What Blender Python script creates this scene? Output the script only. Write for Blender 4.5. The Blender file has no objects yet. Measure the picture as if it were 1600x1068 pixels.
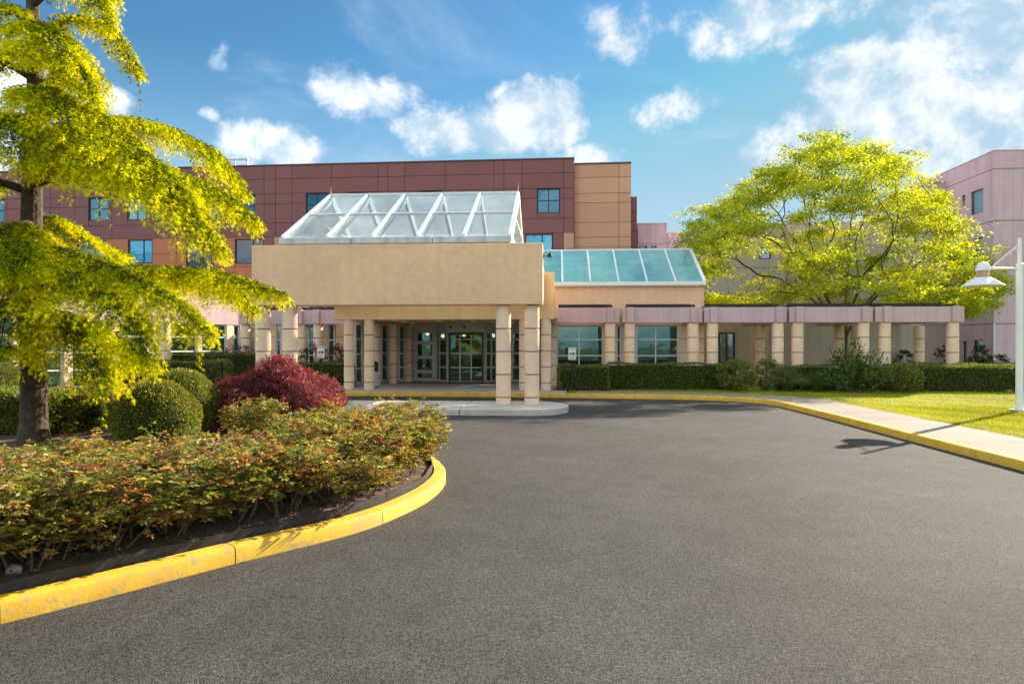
import bpy, math, random
import numpy as np
from mathutils import Vector, Matrix
random.seed(7)
rng = np.random.default_rng(11)
scene = bpy.context.scene
col = scene.collection
R = math.radians

# ------------------------------------------------------------------ camera
F = 1067.0; HZ = 540.0; H = 1.85; YAW = R(3.65)
CS, SN = math.cos(YAW), math.sin(YAW)
cam = bpy.data.cameras.new('camera'); camo = bpy.data.objects.new('camera', cam); col.objects.link(camo)
camo.location = (0, 0, H); camo.rotation_euler = (R(90), 0, YAW)
cam.sensor_width = 36; cam.lens = 36 * F / 1600; cam.shift_y = (HZ - 534) / 1600
cam.clip_start = 0.05; cam.clip_end = 3000
scene.camera = camo
scene.render.resolution_x = 1024; scene.render.resolution_y = 683

# pixel helpers: where the ray through a photo pixel meets a real plane of the place
def ray(px, py=HZ):
    u = (px - 800) / F; v = (HZ - py) / F
    return (u * CS - SN, u * SN + CS, v)
def G(px, py, z=0.0):
    d = ray(px, py); t = (z - H) / d[2]; return (d[0] * t, d[1] * t)
def XY(px, Y):
    d = ray(px); return d[0] * Y / d[1]
def ZY(px, py, Y):
    d = ray(px, py); return H + d[2] * Y / d[1]
def PT(px, py, Y):
    return Vector((XY(px, Y), Y, ZY(px, py, Y)))

# ------------------------------------------------------------------ sun, sky, exposure
SUN_EL = R(26.0)
SUN_DIR = Vector((0.72 * math.cos(SUN_EL), 0.694 * math.cos(SUN_EL), math.sin(SUN_EL))).normalized()
sun = bpy.data.lights.new('sun', 'SUN'); suno = bpy.data.objects.new('sun', sun); col.objects.link(suno)
sun.energy = 3.4; sun.angle = R(0.53); sun.color = (1.0, 0.87, 0.70)
suno.rotation_euler = SUN_DIR.to_track_quat('Z', 'Y').to_euler()
scene.view_settings.view_transform = 'Standard'; scene.view_settings.look = 'None'
scene.view_settings.gamma = 1; scene.view_settings.use_curve_mapping = False
scene.view_settings.exposure = 1.88
scene.cycles.max_bounces = 6; scene.cycles.diffuse_bounces = 3; scene.cycles.glossy_bounces = 3
scene.cycles.transmission_bounces = 4; scene.cycles.transparent_max_bounces = 14
scene.cycles.caustics_reflective = False; scene.cycles.caustics_refractive = False

world = bpy.data.worlds.new('World'); scene.world = world; world.use_nodes = True
def build_world():
    nt = world.node_tree; N = nt.nodes; L = nt.links; N.clear()
    def nd(t, **k):
        n = N.new(t)
        for a, b in k.items(): setattr(n, a, b)
        return n
    def link(a, b): L.new(a, b)
    def math_(op, a, b=None, clamp=False):
        n = nd('ShaderNodeMath', operation=op); n.use_clamp = clamp
        for i, x in enumerate((a, b)):
            if x is None: continue
            if isinstance(x, (int, float)): n.inputs[i].default_value = x
            else: link(x, n.inputs[i])
        return n.outputs[0]
    def vmath(op, a, b):
        n = nd('ShaderNodeVectorMath', operation=op)
        for i, x in enumerate((a, b)):
            if isinstance(x, (tuple, Vector)): n.inputs[i].default_value = x
            else: link(x, n.inputs[i])
        return n
    def smooth(x, a, b, lo=0.0, hi=1.0):
        n = nd('ShaderNodeMapRange', interpolation_type='SMOOTHSTEP')
        link(x, n.inputs[0]); n.inputs[1].default_value = a; n.inputs[2].default_value = b
        n.inputs[3].default_value = lo; n.inputs[4].default_value = hi
        return n.outputs[0]
    sky = nd('ShaderNodeTexSky', sky_type='NISHITA'); sky.sun_disc = False
    sky.sun_elevation = SUN_EL; sky.sun_rotation = math.atan2(SUN_DIR.x, SUN_DIR.y)
    sky.altitude = 50; sky.air_density = 1.0; sky.dust_density = 0.35; sky.ozone_density = 2.0
    tc = nd('ShaderNodeTexCoord'); D = tc.outputs['Generated']
    sep = nd('ShaderNodeSeparateXYZ'); link(D, sep.inputs[0])
    # cloud coordinates: where the view ray meets a flat layer overhead
    zc = math_('ADD', math_('MAXIMUM', sep.outputs[2], 0.0), 0.16)
    cmb = nd('ShaderNodeCombineXYZ')
    link(math_('DIVIDE', sep.outputs[0], zc), cmb.inputs[0]); link(math_('DIVIDE', sep.outputs[1], zc), cmb.inputs[1])
    def noise(vec, scale, detail, rough, dist=0.0):
        n = nd('ShaderNodeTexNoise'); link(vec, n.inputs['Vector'])
        n.inputs['Scale'].default_value = scale; n.inputs['Detail'].default_value = detail
        n.inputs['Roughness'].default_value = rough; n.inputs['Distortion'].default_value = dist
        return n.outputs['Fac']
    nL = noise(D, 4.5, 3, 0.5)
    nA = noise(D, 10.0, 9, 0.64, 0.15)
    sunsh = vmath('ADD', D, tuple(Vector((0.012, 0.0, 0.026)))).outputs[0]
    nB = noise(sunsh, 10.0, 4, 0.55, 0.15)
    # cumulus banks: (photo px of the centre, half width, half height, weight)
    banks = [(425, 222, 95, 55, 1.0), (338, 100, 40, 44, .80), (575, 150, 105, 50, .90), (690, 200, 150, 50, .80), (845, 185, 85, 70, 1.15),
             (925, 245, 90, 30, .85), (1210, 30, 150, 55, .95), (1370, 105, 140, 55, 1.0),
             (1540, 50, 190, 90, .95), (1480, 165, 230, 75, .9), (1540, 240, 150, 45, .9), (1080, 165, 130, 45, .5),
             (975, 70, 90, 70, .45), (185, 150, 45, 34, .75), (320, 178, 36, 20, .7), (40, 150, 110, 80, .85),
             (1800, 150, 260, 150, .95), (-200, 200, 220, 100, .9)]
    acc = None
    for (px, py, hw, hh, w) in banks:
        d = Vector(ray(px, py)).normalized()
        rt = d.cross(Vector((0, 0, 1))).normalized(); up = rt.cross(d)
        mp = nd('ShaderNodeMapping', vector_type='TEXTURE'); link(D, mp.inputs['Vector'])
        mp.inputs['Location'].default_value = tuple(d)
        mp.inputs['Rotation'].default_value = Matrix((rt, up, -d)).transposed().to_euler()
        mp.inputs['Scale'].default_value = (hw / F * 1.25, hh / F * 1.25, .8)
        gs = nd('ShaderNodeTexGradient', gradient_type='SPHERICAL'); link(mp.outputs[0], gs.inputs[0])
        m = math_('MULTIPLY', gs.outputs['Fac'], w)
        acc = m if acc is None else math_('MAXIMUM', acc, m)
    # unseen cumulus over the rest of the sky, made fuller to lift the fill
    gen = noise(cmb.outputs[0], 0.75, 3, 0.5)
    ahead = vmath('DOT_PRODUCT', D, tuple(Vector(ray(800, 300)).normalized())).outputs['Value']
    rest = math_('MULTIPLY', math_('MAXIMUM', smooth(ahead, 0.50, 0.68, 1.0, 0.0), smooth(sep.outputs[2], 0.46, 0.58)), smooth(gen, 0.32, 0.56))
    acc = math_('MAXIMUM', acc, math_('MULTIPLY', rest, 0.85))
    wisps = math_('MULTIPLY', smooth(noise(cmb.outputs[0], 1.3, 6, 0.62, 0.8), 0.46, 0.80), 0.42)
    dens = math_('ADD', acc, math_('ADD', math_('MULTIPLY', math_('SUBTRACT', nL, 0.5), 1.1), math_('MULTIPLY', math_('SUBTRACT', nA, 0.5), 1.55)))
    a1 = smooth(dens, 0.23, 0.58)
    a1 = math_('MULTIPLY', a1, smooth(acc, 0.02, 0.24))
    alpha = math_('MAXIMUM', math_('MULTIPLY', a1, 0.86), wisps)
    alpha = math_('MULTIPLY', alpha, smooth(sep.outputs[2], -0.02, 0.06))
    lit = smooth(math_('SUBTRACT', nA, nB), -0.12, 0.13)
    lit = math_('MULTIPLY', lit, smooth(dens, 0.2, 0.62, 0.55, 1.0))
    cr = nd('ShaderNodeMixRGB'); link(lit, cr.inputs[0])
    cr.inputs[1].default_value = (2.35, 3.2, 4.0, 1); cr.inputs[2].default_value = (4.9, 5.0, 5.0, 1)
    # front-lit clouds opposite the sun, brightened to add fill on shaded facades
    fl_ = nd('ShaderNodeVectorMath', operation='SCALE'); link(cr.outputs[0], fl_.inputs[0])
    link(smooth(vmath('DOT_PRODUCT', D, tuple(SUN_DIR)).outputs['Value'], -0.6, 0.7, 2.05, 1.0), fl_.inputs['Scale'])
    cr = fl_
    # sky colour, slightly deepened blue as in the photograph
    grade = nd('ShaderNodeMixRGB', blend_type='MULTIPLY'); grade.inputs[0].default_value = 1
    link(sky.outputs[0], grade.inputs[1]); grade.inputs[2].default_value = (0.34, 0.62, 0.71, 1)
    cap_ = nd('ShaderNodeMixRGB', blend_type='DARKEN'); cap_.inputs[0].default_value = 1; link(grade.outputs[0], cap_.inputs[1]); cap_.inputs[2].default_value = (1.35, 2.6, 3.6, 1)
    hzm = nd('ShaderNodeMixRGB'); link(smooth(sep.outputs[2], 0.06, 0.40, 0.72, 0.0), hzm.inputs[0]); link(cap_.outputs[0], hzm.inputs[1]); hzm.inputs[2].default_value = (2.6, 3.6, 4.1, 1)
    grade = hzm
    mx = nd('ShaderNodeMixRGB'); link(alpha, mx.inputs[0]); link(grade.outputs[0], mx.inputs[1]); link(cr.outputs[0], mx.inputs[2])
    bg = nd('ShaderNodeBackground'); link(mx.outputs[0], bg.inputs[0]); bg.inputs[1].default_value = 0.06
    out = nd('ShaderNodeOutputWorld'); link(bg.outputs[0], out.inputs[0])
build_world()

# ------------------------------------------------------------------ materials
M = {}
def material(name, base, rough=0.85, var=0.12, vscale=3.0, bump=0.0, bscale=60.0, spec=0.3, dark=None, streak=0.0, rnd=0.0, metal=0.0):
    m = bpy.data.materials.new(name); m.use_nodes = True; M[name] = m
    nt = m.node_tree; N = nt.nodes; L = nt.links
    bs = N['Principled BSDF']; bs.inputs['Roughness'].default_value = rough
    bs.inputs['Specular IOR Level'].default_value = spec; bs.inputs['Metallic'].default_value = metal
    tc = N.new('ShaderNodeTexCoord')
    def noise(scale, det=5, vec=None):
        n = N.new('ShaderNodeTexNoise'); n.inputs['Scale'].default_value = scale; n.inputs['Detail'].default_value = det
        L.new(vec if vec else tc.outputs['Object'], n.inputs['Vector']); return n.outputs['Fac']
    def ramp(f, a, b, lo, hi):
        n = N.new('ShaderNodeMapRange'); L.new(f, n.inputs[0])
        for i, x in enumerate((a, b, lo, hi)): n.inputs[i + 1].default_value = x
        return n.outputs[0]
    def mul(a, b):
        n = N.new('ShaderNodeMath'); n.operation = 'MULTIPLY'; L.new(a, n.inputs[0])
        if isinstance(b, float): n.inputs[1].default_value = b
        else: L.new(b, n.inputs[1])
        return n.outputs[0]
    f = ramp(noise(vscale), 0.3, 0.7, 1 - var, 1 + var)
    f = mul(f, ramp(noise(vscale * 9, 3), 0.3, 0.7, 1 - var * .6, 1 + var * .6))
    if streak:
        mp = N.new('ShaderNodeMapping'); L.new(tc.outputs['Object'], mp.inputs[0]); mp.inputs['Scale'].default_value = (3.2, 3.2, 0.16)
        f = mul(f, ramp(noise(1.6, 5, mp.outputs[0]), 0.42, 0.72, 1.0, 1 - streak))
    if rnd:
        oi = N.new('ShaderNodeObjectInfo'); f = mul(f, ramp(oi.outputs['Random'], 0, 1, 1 - rnd, 1 + rnd))
    hs = N.new('ShaderNodeMixRGB'); hs.blend_type = 'MULTIPLY'; hs.inputs[0].default_value = 1
    hs.inputs[1].default_value = (*base, 1); L.new(f, hs.inputs[2])
    L.new(hs.outputs[0], bs.inputs['Base Color'])
    if bump:
        b = N.new('ShaderNodeBump'); b.inputs['Strength'].default_value = bump; b.inputs['Distance'].default_value = 0.02
        L.new(noise(bscale, 4), b.inputs['Height']); L.new(b.outputs[0], bs.inputs['Normal'])
    return m
material('stucco', (.86, .565, .335), .9, .09, .55, .28, 45, streak=.05)
material('bounce_lit_stucco', (.90, .60, .31), .9, .05, 1.1, .2, 45, streak=.08)  # same stucco, warm bounced light under the canopy put into its colour
material('column_stone', (.87, .64, .44), .88, .07, 2.2, .28, 60, rnd=.05)
material('recess', (.10, .075, .055), .9, .1)
material('pink_stucco', (.64, .45, .45), .9, .07, 1.4, .22, 50, streak=.18)
material('mauve_stucco', (.68, .475, .505), .9, .06, 1.0, .15, 30, streak=.16)
material('rear_beige', (.52, .42, .355), .9, .06, 1.0, .15, 30, streak=.14)
material('burgundy_panel', (.25, .088, .075), .45, .05, .6, 0, spec=.4, rnd=.06)
material('tan_panel', (.60, .315, .18), .5, .04, .6, 0, spec=.4, rnd=.05)
material('orange_panel', (.58, .19, .075), .5, .05, .6, 0, spec=.4, rnd=.05)
material('joint', (.085, .042, .038), .8, .05)
material('burgundy_trim', (.13, .045, .045), .5, .05)
material('white_metal', (.80, .82, .80), .38, .04, 2, spec=.5, streak=.08)
material('gutter_metal', (.66, .66, .66), .5, .09, 3, spec=.4, streak=.3)
material('pale_frame', (.60, .60, .55), .5, .05, 3)
material('window_frame', (.70, .72, .71), .45, .05, 3, spec=.5)
material('dark_frame', (.025, .028, .035), .4, .1, 3, spec=.5)
material('dark_wood', (.045, .035, .03), .8, .15, 3)
material('black_metal', (.02, .02, .022), .45, .1, 3)
material('concrete', (.265, .232, .19), .9, .10, .9, .2, 80, rnd=.05)
material('island_concrete', (.58, .52, .44), .9, .13, 1.4, .25, 70, streak=.1)
material('plaza_concrete', (.44, .40, .36), .9, .08, .8, .2, 70, rnd=.04)
material('soil', (.11, .078, .054), 1.0, .4, 6, .9, 30)
material('mulch', (.16, .105, .07), 1.0, .4, 6, .4, 80, rnd=.2)
material('rock', (.36, .31, .25), .9, .2, 5, .5, 20, rnd=.2)
material('bark', (.095, .07, .05), .95, .45, 7, 1.4, 16, streak=.35)
material('grey_bark', (.115, .09, .06), .95, .3, 5, .8, 20)
material('stem', (.17, .115, .07), .9, .25, 8)
material('edging', (.032, .029, .027), .6, .35, 4, .2, 20, spec=.4)
material('white_paint', (.80, .80, .78), .4, .04, 3, spec=.5, streak=.05)
material('lamp_metal', (.76, .76, .75), .4, .05, 3, spec=.5)
material('sign_white', (.80, .80, .78), .5, .03)
material('sign_black', (.02, .02, .02), .6, .05)
material('interior', (.34, .29, .23), .9, .1)
material('interior_floor', (.22, .19, .16), .5, .1)
material('curtain', (.60, .60, .52), .9, .08, 4)
material('ground', (.13, .14, .07), 1.0, .3, .2, .2, 5)
material('lawn_soil', (.19, .20, .015), 1.0, .3, 2, .4, 40)
material('light_trim', (.85, .83, .78), .4, .02)

def asphalt():
    m = bpy.data.materials.new('asphalt'); m.use_nodes = True; M['asphalt'] = m
    nt = m.node_tree; N = nt.nodes; L = nt.links; bs = N['Principled BSDF']
    bs.inputs['Roughness'].default_value = .88; bs.inputs['Specular IOR Level'].default_value = .22
    tc = N.new('ShaderNodeTexCoord'); O = tc.outputs['Object']
    def noise(s, d, r=.5, off=0):
        n = N.new('ShaderNodeTexNoise'); n.inputs['Scale'].default_value = s; n.inputs['Detail'].default_value = d; n.inputs['Roughness'].default_value = r
        L.new(O, n.inputs['Vector']); return n.outputs['Fac']
    def ramp(f, a, b, lo, hi):
        n = N.new('ShaderNodeMapRange'); L.new(f, n.inputs[0])
        for i, x in enumerate((a, b, lo, hi)): n.inputs[i + 1].default_value = x
        return n.outputs[0]
    def mul(a, b):
        n = N.new('ShaderNodeMath'); n.operation = 'MULTIPLY'; L.new(a, n.inputs[0]); L.new(b, n.inputs[1]); return n.outputs[0]
    v = N.new('ShaderNodeTexVoronoi'); v.inputs['Scale'].default_value = 135; L.new(O, v.inputs['Vector'])
    sepc = N.new('ShaderNodeSeparateColor'); L.new(v.outputs['Color'], sepc.inputs[0])
    f = mul(ramp(sepc.outputs[0], 0, 1, .16, 1.85), ramp(v.outputs['Distance'], .25, .62, 1.08, .55))
    f = mul(f, ramp(noise(.35, 6, .6), .3, .7, .76, 1.20))
    f = mul(f, ramp(noise(2.2, 5, .65), .32, .68, .86, 1.12))
    f = mul(f, ramp(noise(28, 3), .3, .7, .82, 1.18))
    # rare dark oil or bitumen blotches
    f = mul(f, ramp(noise(.9, 8, .72), .60, .72, 1.0, .66))
    mx = N.new('ShaderNodeMixRGB'); mx.blend_type = 'MULTIPLY'; mx.inputs[0].default_value = 1
    mx.inputs[1].default_value = (.079, .0755, .0705, 1); L.new(f, mx.inputs[2]); L.new(mx.outputs[0], bs.inputs['Base Color'])
    b = N.new('ShaderNodeBump'); b.inputs['Strength'].default_value = .55; b.inputs['Distance'].default_value = .006
    b2 = N.new('ShaderNodeMath'); b2.operation = 'SUBTRACT'; b2.inputs[0].default_value = 1; L.new(v.outputs['Distance'], b2.inputs[1])
    L.new(b2.outputs[0], b.inputs['Height']); L.new(b.outputs[0], bs.inputs['Normal'])
asphalt()

def yellow_paint():
    m = bpy.data.materials.new('yellow_paint'); m.use_nodes = True; M['yellow_paint'] = m
    nt = m.node_tree; N = nt.nodes; L = nt.links; bs = N['Principled BSDF']; bs.inputs['Roughness'].default_value = .75
    tc = N.new('ShaderNodeTexCoord'); O = tc.outputs['Object']
    def noise(s, d, r):
        n = N.new('ShaderNodeTexNoise'); n.inputs['Scale'].default_value = s; n.inputs['Detail'].default_value = d; n.inputs['Roughness'].default_value = r
        L.new(O, n.inputs['Vector']); return n.outputs['Fac']
    def mr(f, a, b):
        n = N.new('ShaderNodeMapRange'); L.new(f, n.inputs[0]); n.inputs[1].default_value = a; n.inputs[2].default_value = b; return n.outputs[0]
    c1 = N.new('ShaderNodeMixRGB'); c1.inputs[1].default_value = (.78, .46, .018, 1); c1.inputs[2].default_value = (.56, .31, .03, 1); L.new(mr(noise(3, 6, .6), .35, .7), c1.inputs[0])
    c2 = N.new('ShaderNodeMixRGB'); c2.inputs[2].default_value = (.40, .30, .14, 1); L.new(c1.outputs[0], c2.inputs[1]); L.new(mr(noise(9, 9, .78), .51, .66), c2.inputs[0])
    L.new(c2.outputs[0], bs.inputs['Base Color'])
    b = N.new('ShaderNodeBump'); b.inputs['Strength'].default_value = .28; b.inputs['Distance'].default_value = .01; L.new(noise(34, 5, .6), b.inputs['Height']); L.new(b.outputs[0], bs.inputs['Normal'])
yellow_paint()

def glass(name, tint, diff, diff_amt, refl, gloss_col=(1, 1, 1), ior=1.5, trs=.5):
    m = bpy.data.materials.new(name); m.use_nodes = True; M[name] = m
    nt = m.node_tree; N = nt.nodes; L = nt.links; N.clear()
    tr = N.new('ShaderNodeBsdfTransparent'); tr.inputs[0].default_value = (*tint, 1)
    df = N.new('ShaderNodeBsdfDiffuse'); df.inputs[0].default_value = (*diff, 1)
    tl = N.new('ShaderNodeBsdfTranslucent'); tl.inputs[0].default_value = (*diff, 1)
    md = N.new('ShaderNodeMixShader'); md.inputs[0].default_value = trs; L.new(df.outputs[0], md.inputs[1]); L.new(tl.outputs[0], md.inputs[2])
    tc = N.new('ShaderNodeTexCoord'); nz = N.new('ShaderNodeTexNoise'); nz.inputs['Scale'].default_value = 1.3; nz.inputs['Detail'].default_value = 4
    L.new(tc.outputs['Object'], nz.inputs['Vector'])
    mr = N.new('ShaderNodeMapRange'); L.new(nz.outputs['Fac'], mr.inputs[0]); mr.inputs[1].default_value = .3; mr.inputs[2].default_value = .7
    mr.inputs[3].default_value = diff_amt * .75; mr.inputs[4].default_value = min(1, diff_amt * 1.25)
    m1 = N.new('ShaderNodeMixShader'); L.new(mr.outputs[0], m1.inputs[0]); L.new(tr.outputs[0], m1.inputs[1]); L.new(md.outputs[0], m1.inputs[2])
    gl = N.new('ShaderNodeBsdfGlossy'); gl.inputs['Roughness'].default_value = .02; gl.inputs[0].default_value = (*gloss_col, 1)
    bp = N.new('ShaderNodeBump'); bp.inputs['Strength'].default_value = .06; bp.inputs['Distance'].default_value = .05
    n2 = N.new('ShaderNodeTexNoise'); n2.inputs['Scale'].default_value = 1.8; L.new(tc.outputs['Object'], n2.inputs['Vector']); L.new(n2.outputs['Fac'], bp.inputs['Height']); L.new(bp.outputs[0], gl.inputs['Normal'])
    lw = N.new('ShaderNodeLayerWeight'); lw.inputs['Blend'].default_value = .5
    pw = N.new('ShaderNodeMath'); pw.operation = 'POWER'; L.new(lw.outputs['Facing'], pw.inputs[0]); pw.inputs[1].default_value = 5
    ad = N.new('ShaderNodeMath'); ad.operation = 'MULTIPLY_ADD'; ad.use_clamp = True; L.new(pw.outputs[0], ad.inputs[0])
    ad.inputs[1].default_value = min(.9, (ior - 1) / .5); ad.inputs[2].default_value = refl + .03
    m2 = N.new('ShaderNodeMixShader'); L.new(ad.outputs[0], m2.inputs[0]); L.new(m1.outputs[0], m2.inputs[1]); L.new(gl.outputs[0], m2.inputs[2])
    o = N.new('ShaderNodeOutputMaterial'); L.new(m2.outputs[0], o.inputs[0])
glass('skylight_glass', (.92, .965, .98), (.66, .79, .86), .22, .03, (.9, .96, 1), 1.18, .86)
glass('teal_glass', (.55, .85, .83), (.46, .80, .82), .48, .07, (.7, .95, .95), 1.3, .42)
glass('lobby_glass', (.34, .50, .44), (.05, .20, .17), .14, .10, (.65, .95, .88))
glass('blue_glass', (.12, .2, .26), (.016, .085, .15), .85, .14, (.35, .75, .95))
glass('bright_blue_glass', (.12, .2, .26), (.02, .34, .58), .9, .25, (.35, .85, 1))
glass('dark_glass', (.1, .12, .14), (.02, .024, .03), .85, .10, (.6, .65, .75))
glass('grey_glass', (.3, .4, .4), (.34, .46, .47), .8, .15, (.8, .95, 1))

def emit(name, c, s):
    m = bpy.data.materials.new(name); m.use_nodes = True; M[name] = m
    nt = m.node_tree; N = nt.nodes; N.clear(); e = N.new('ShaderNodeEmission'); e.inputs[0].default_value = (*c, 1); e.inputs[1].default_value = s
    o = N.new('ShaderNodeOutputMaterial'); nt.links.new(e.outputs[0], o.inputs[0])
emit('downlight_glow', (1, .93, .8), 1.4)
emit('pendant_glow', (1, .84, .55), 2.2)

def leafmat(name, trans=.45, tint=(1.15, 1.1, .55), gloss=.06):
    m = bpy.data.materials.new(name); m.use_nodes = True; M[name] = m
    nt = m.node_tree; N = nt.nodes; L = nt.links; N.clear()
    at = N.new('ShaderNodeAttribute'); at.attribute_name = 'col'
    df = N.new('ShaderNodeBsdfDiffuse'); L.new(at.outputs['Color'], df.inputs[0])
    mu = N.new('ShaderNodeMixRGB'); mu.blend_type = 'MULTIPLY'; mu.inputs[0].default_value = 1; L.new(at.outputs['Color'], mu.inputs[1]); mu.inputs[2].default_value = (*tint, 1)
    tl = N.new('ShaderNodeBsdfTranslucent'); L.new(mu.outputs[0], tl.inputs[0])
    mx = N.new('ShaderNodeMixShader'); mx.inputs[0].default_value = trans; L.new(df.outputs[0], mx.inputs[1]); L.new(tl.outputs[0], mx.inputs[2])
    gl = N.new('ShaderNodeBsdfGlossy'); gl.inputs['Roughness'].default_value = .45
    m2 = N.new('ShaderNodeMixShader'); m2.inputs[0].default_value = gloss; L.new(mx.outputs[0], m2.inputs[1]); L.new(gl.outputs[0], m2.inputs[2])
    o = N.new('ShaderNodeOutputMaterial'); L.new(m2.outputs[0], o.inputs[0])
leafmat('leaf', .48, (1.15, 1.1, .5), .03); leafmat('needle', .42, (1.2, 1.1, .4), .0); leafmat('boxleaf', .42, (1.25, 1.15, .5), .05)
leafmat('redleaf', .42, (1.3, .7, .6), .04); leafmat('grassblade', .5, (1.15, 1.05, .4), .0)

# ------------------------------------------------------------------ mesh helpers
def smooth_mesh(me):
    me.polygons.foreach_set('use_smooth', np.ones(len(me.polygons), dtype=bool))
ORG = {}
class B:
    def __init__(s): s.v = []; s.f = []
    def add(s, v, f):
        o = len(s.v); s.v += [tuple(p) for p in v]; s.f += [tuple(i + o for i in q) for q in f]; return s
    def hexa(s, p):   # 8 points: bottom 0-3 ccw, top 4-7
        return s.add(p, [(3, 2, 1, 0), (4, 5, 6, 7), (0, 1, 5, 4), (1, 2, 6, 5), (2, 3, 7, 6), (3, 0, 4, 7)])
    def box(s, x0, x1, y0, y1, z0, z1):
        return s.hexa([(x0, y0, z0), (x1, y0, z0), (x1, y1, z0), (x0, y1, z0), (x0, y0, z1), (x1, y0, z1), (x1, y1, z1), (x0, y1, z1)])
    def ob(s, a, d, s0, s1, n0, n1, z0, z1):
        # box along plan direction d from a; n measured along the outward normal (d.y, -d.x)
        nx, ny = d[1], -d[0]
        q = lambda u, n, z: (a[0] + d[0] * u + nx * n, a[1] + d[1] * u + ny * n, z)
        return s.hexa([q(s0, n1, z0), q(s1, n1, z0), q(s1, n0, z0), q(s0, n0, z0), q(s0, n1, z1), q(s1, n1, z1), q(s1, n0, z1), q(s0, n0, z1)])
    def prism(s, poly, z0, z1):
        n = len(poly)
        v = [(x, y, z0) for x, y in poly] + [(x, y, z1) for x, y in poly]
        return s.add(v, [tuple(range(n - 1, -1, -1)), tuple(range(n, 2 * n))] + [(i, (i + 1) % n, n + (i + 1) % n, n + i) for i in range(n)])
    def lathe(s, prof, seg=24, c=(0, 0, 0), rot=0.0):
        n = len(prof); v = []; f = []
        for i in range(seg):
            a = 2 * math.pi * i / seg + rot
            for r, z in prof: v.append((c[0] + r * math.cos(a), c[1] + r * math.sin(a), c[2] + z))
        for i in range(seg):
            j = (i + 1) % seg
            for k in range(n - 1): f.append((i * n + k, j * n + k, j * n + k + 1, i * n + k + 1))
        s.add(v, f)
        o = len(s.v) - len(v)
        s.f.append(tuple(o + i * n for i in range(seg - 1, -1, -1))); s.f.append(tuple(o + i * n + n - 1 for i in range(seg)))
        return s
    def bar(s, p, q, w, h=None, up=Vector((0, 0, 1))):
        p = Vector(p); q = Vector(q); h = h or w; d = (q - p).normalized(); r = d.cross(up)
        if r.length < 1e-4: r = d.cross(Vector((1, 0, 0)))
        r.normalize(); u = r.cross(d)
        P = []
        for c in (p, q):
            for a, b in ((-1, -1), (1, -1), (1, 1), (-1, 1)): P.append(c + r * a * w / 2 + u * b * h / 2)
        return s.add(P, [(0, 1, 2, 3), (7, 6, 5, 4), (0, 4, 5, 1), (1, 5, 6, 2), (2, 6, 7, 3), (3, 7, 4, 0)])
    def tube(s, pts, rad, seg=6):
        pts = [Vector(p) for p in pts]; n = len(pts)
        if not hasattr(rad, '__len__'): rad = [rad] * n
        v = []; pr = None
        for i, p in enumerate(pts):
            d = (pts[min(i + 1, n - 1)] - pts[max(i - 1, 0)]).normalized()
            if pr is None: pr = d.orthogonal().normalized()
            pr = (pr - d * pr.dot(d)).normalized(); w = d.cross(pr)
            for k in range(seg):
                a = 2 * math.pi * k / seg; v.append(p + (pr * math.cos(a) + w * math.sin(a)) * rad[i])
        f = [(i * seg + k, i * seg + (k + 1) % seg, (i + 1) * seg + (k + 1) % seg, (i + 1) * seg + k) for i in range(n - 1) for k in range(seg)]
        f += [tuple(range(seg - 1, -1, -1)), tuple((n - 1) * seg + k for k in range(seg))]
        return s.add(v, f)
    def mesh(s, name, mat, org=(0, 0, 0)):
        me = bpy.data.meshes.new(name); ox, oy, oz = org
        me.from_pydata([(x - ox, y - oy, z - oz) for x, y, z in s.v], [], s.f); me.materials.append(M[mat]); me.update(); return me
    def build(s, name, mat, parent=None, smooth=False, bevel=0.0, seg=2):
        org = (0, 0, 0); p = parent
        while p is not None: 
            L = ORG.get(p.name, (0, 0, 0)); org = (org[0] + L[0], org[1] + L[1], org[2] + L[2]); p = p.parent
        o = bpy.data.objects.new(name, s.mesh(name, mat, org)); col.objects.link(o); o.parent = parent
        if smooth:
            smooth_mesh(o.data)
            md = o.modifiers.new('es', 'EDGE_SPLIT'); md.split_angle = R(35)
        if bevel:
            md = o.modifiers.new('bv', 'BEVEL'); md.width = bevel; md.segments = seg; md.limit_method = 'ANGLE'
        return o
def link_mesh(name, me, parent=None, loc=(0, 0, 0), rz=0, scale=None):
    o = bpy.data.objects.new(name, me); col.objects.link(o); o.parent = parent; o.location = loc; o.rotation_euler = (0, 0, rz)
    if scale: o.scale = scale
    return o
def tag(o, label=None, cat=None, group=None, kind=None):
    if label: o['label'] = label
    if cat: o['category'] = cat
    if group: o['group'] = group
    if kind: o['kind'] = kind
    return o
def thing(name, label, cat, loc=(0, 0, 0), group=None, rz=0):
    o = bpy.data.objects.new(name, None); col.objects.link(o); o.location = loc; o.rotation_euler = (0, 0, rz)
    o.empty_display_size = .2
    ORG[o.name] = tuple(loc) if not rz else (0, 0, 0)
    return tag(o, label, cat, group)
def struct(name, loc=(0, 0, 0)):
    o = bpy.data.objects.new(name, None); col.objects.link(o); o.location = loc; ORG[o.name] = tuple(loc); o['kind'] = 'structure'; return o
def catmull(pts, n=10, closed=False):
    out = []; m = len(pts); P = [Vector((*p, 0)) if len(p) == 2 else Vector(p) for p in pts]
    for i in range(m if closed else m - 1):
        g = lambda k: P[k % m] if closed else P[min(max(k, 0), m - 1)]
        a, b, c, d = g(i - 1), g(i), g(i + 1), g(i + 2)
        for k in range(n):
            t = k / n
            out.append(.5 * ((2 * b) + (c - a) * t + (2 * a - 5 * b + 4 * c - d) * t * t + (3 * b - a - 3 * c + d) * t ** 3))
    if not closed: out.append(P[-1])
    return out
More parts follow.
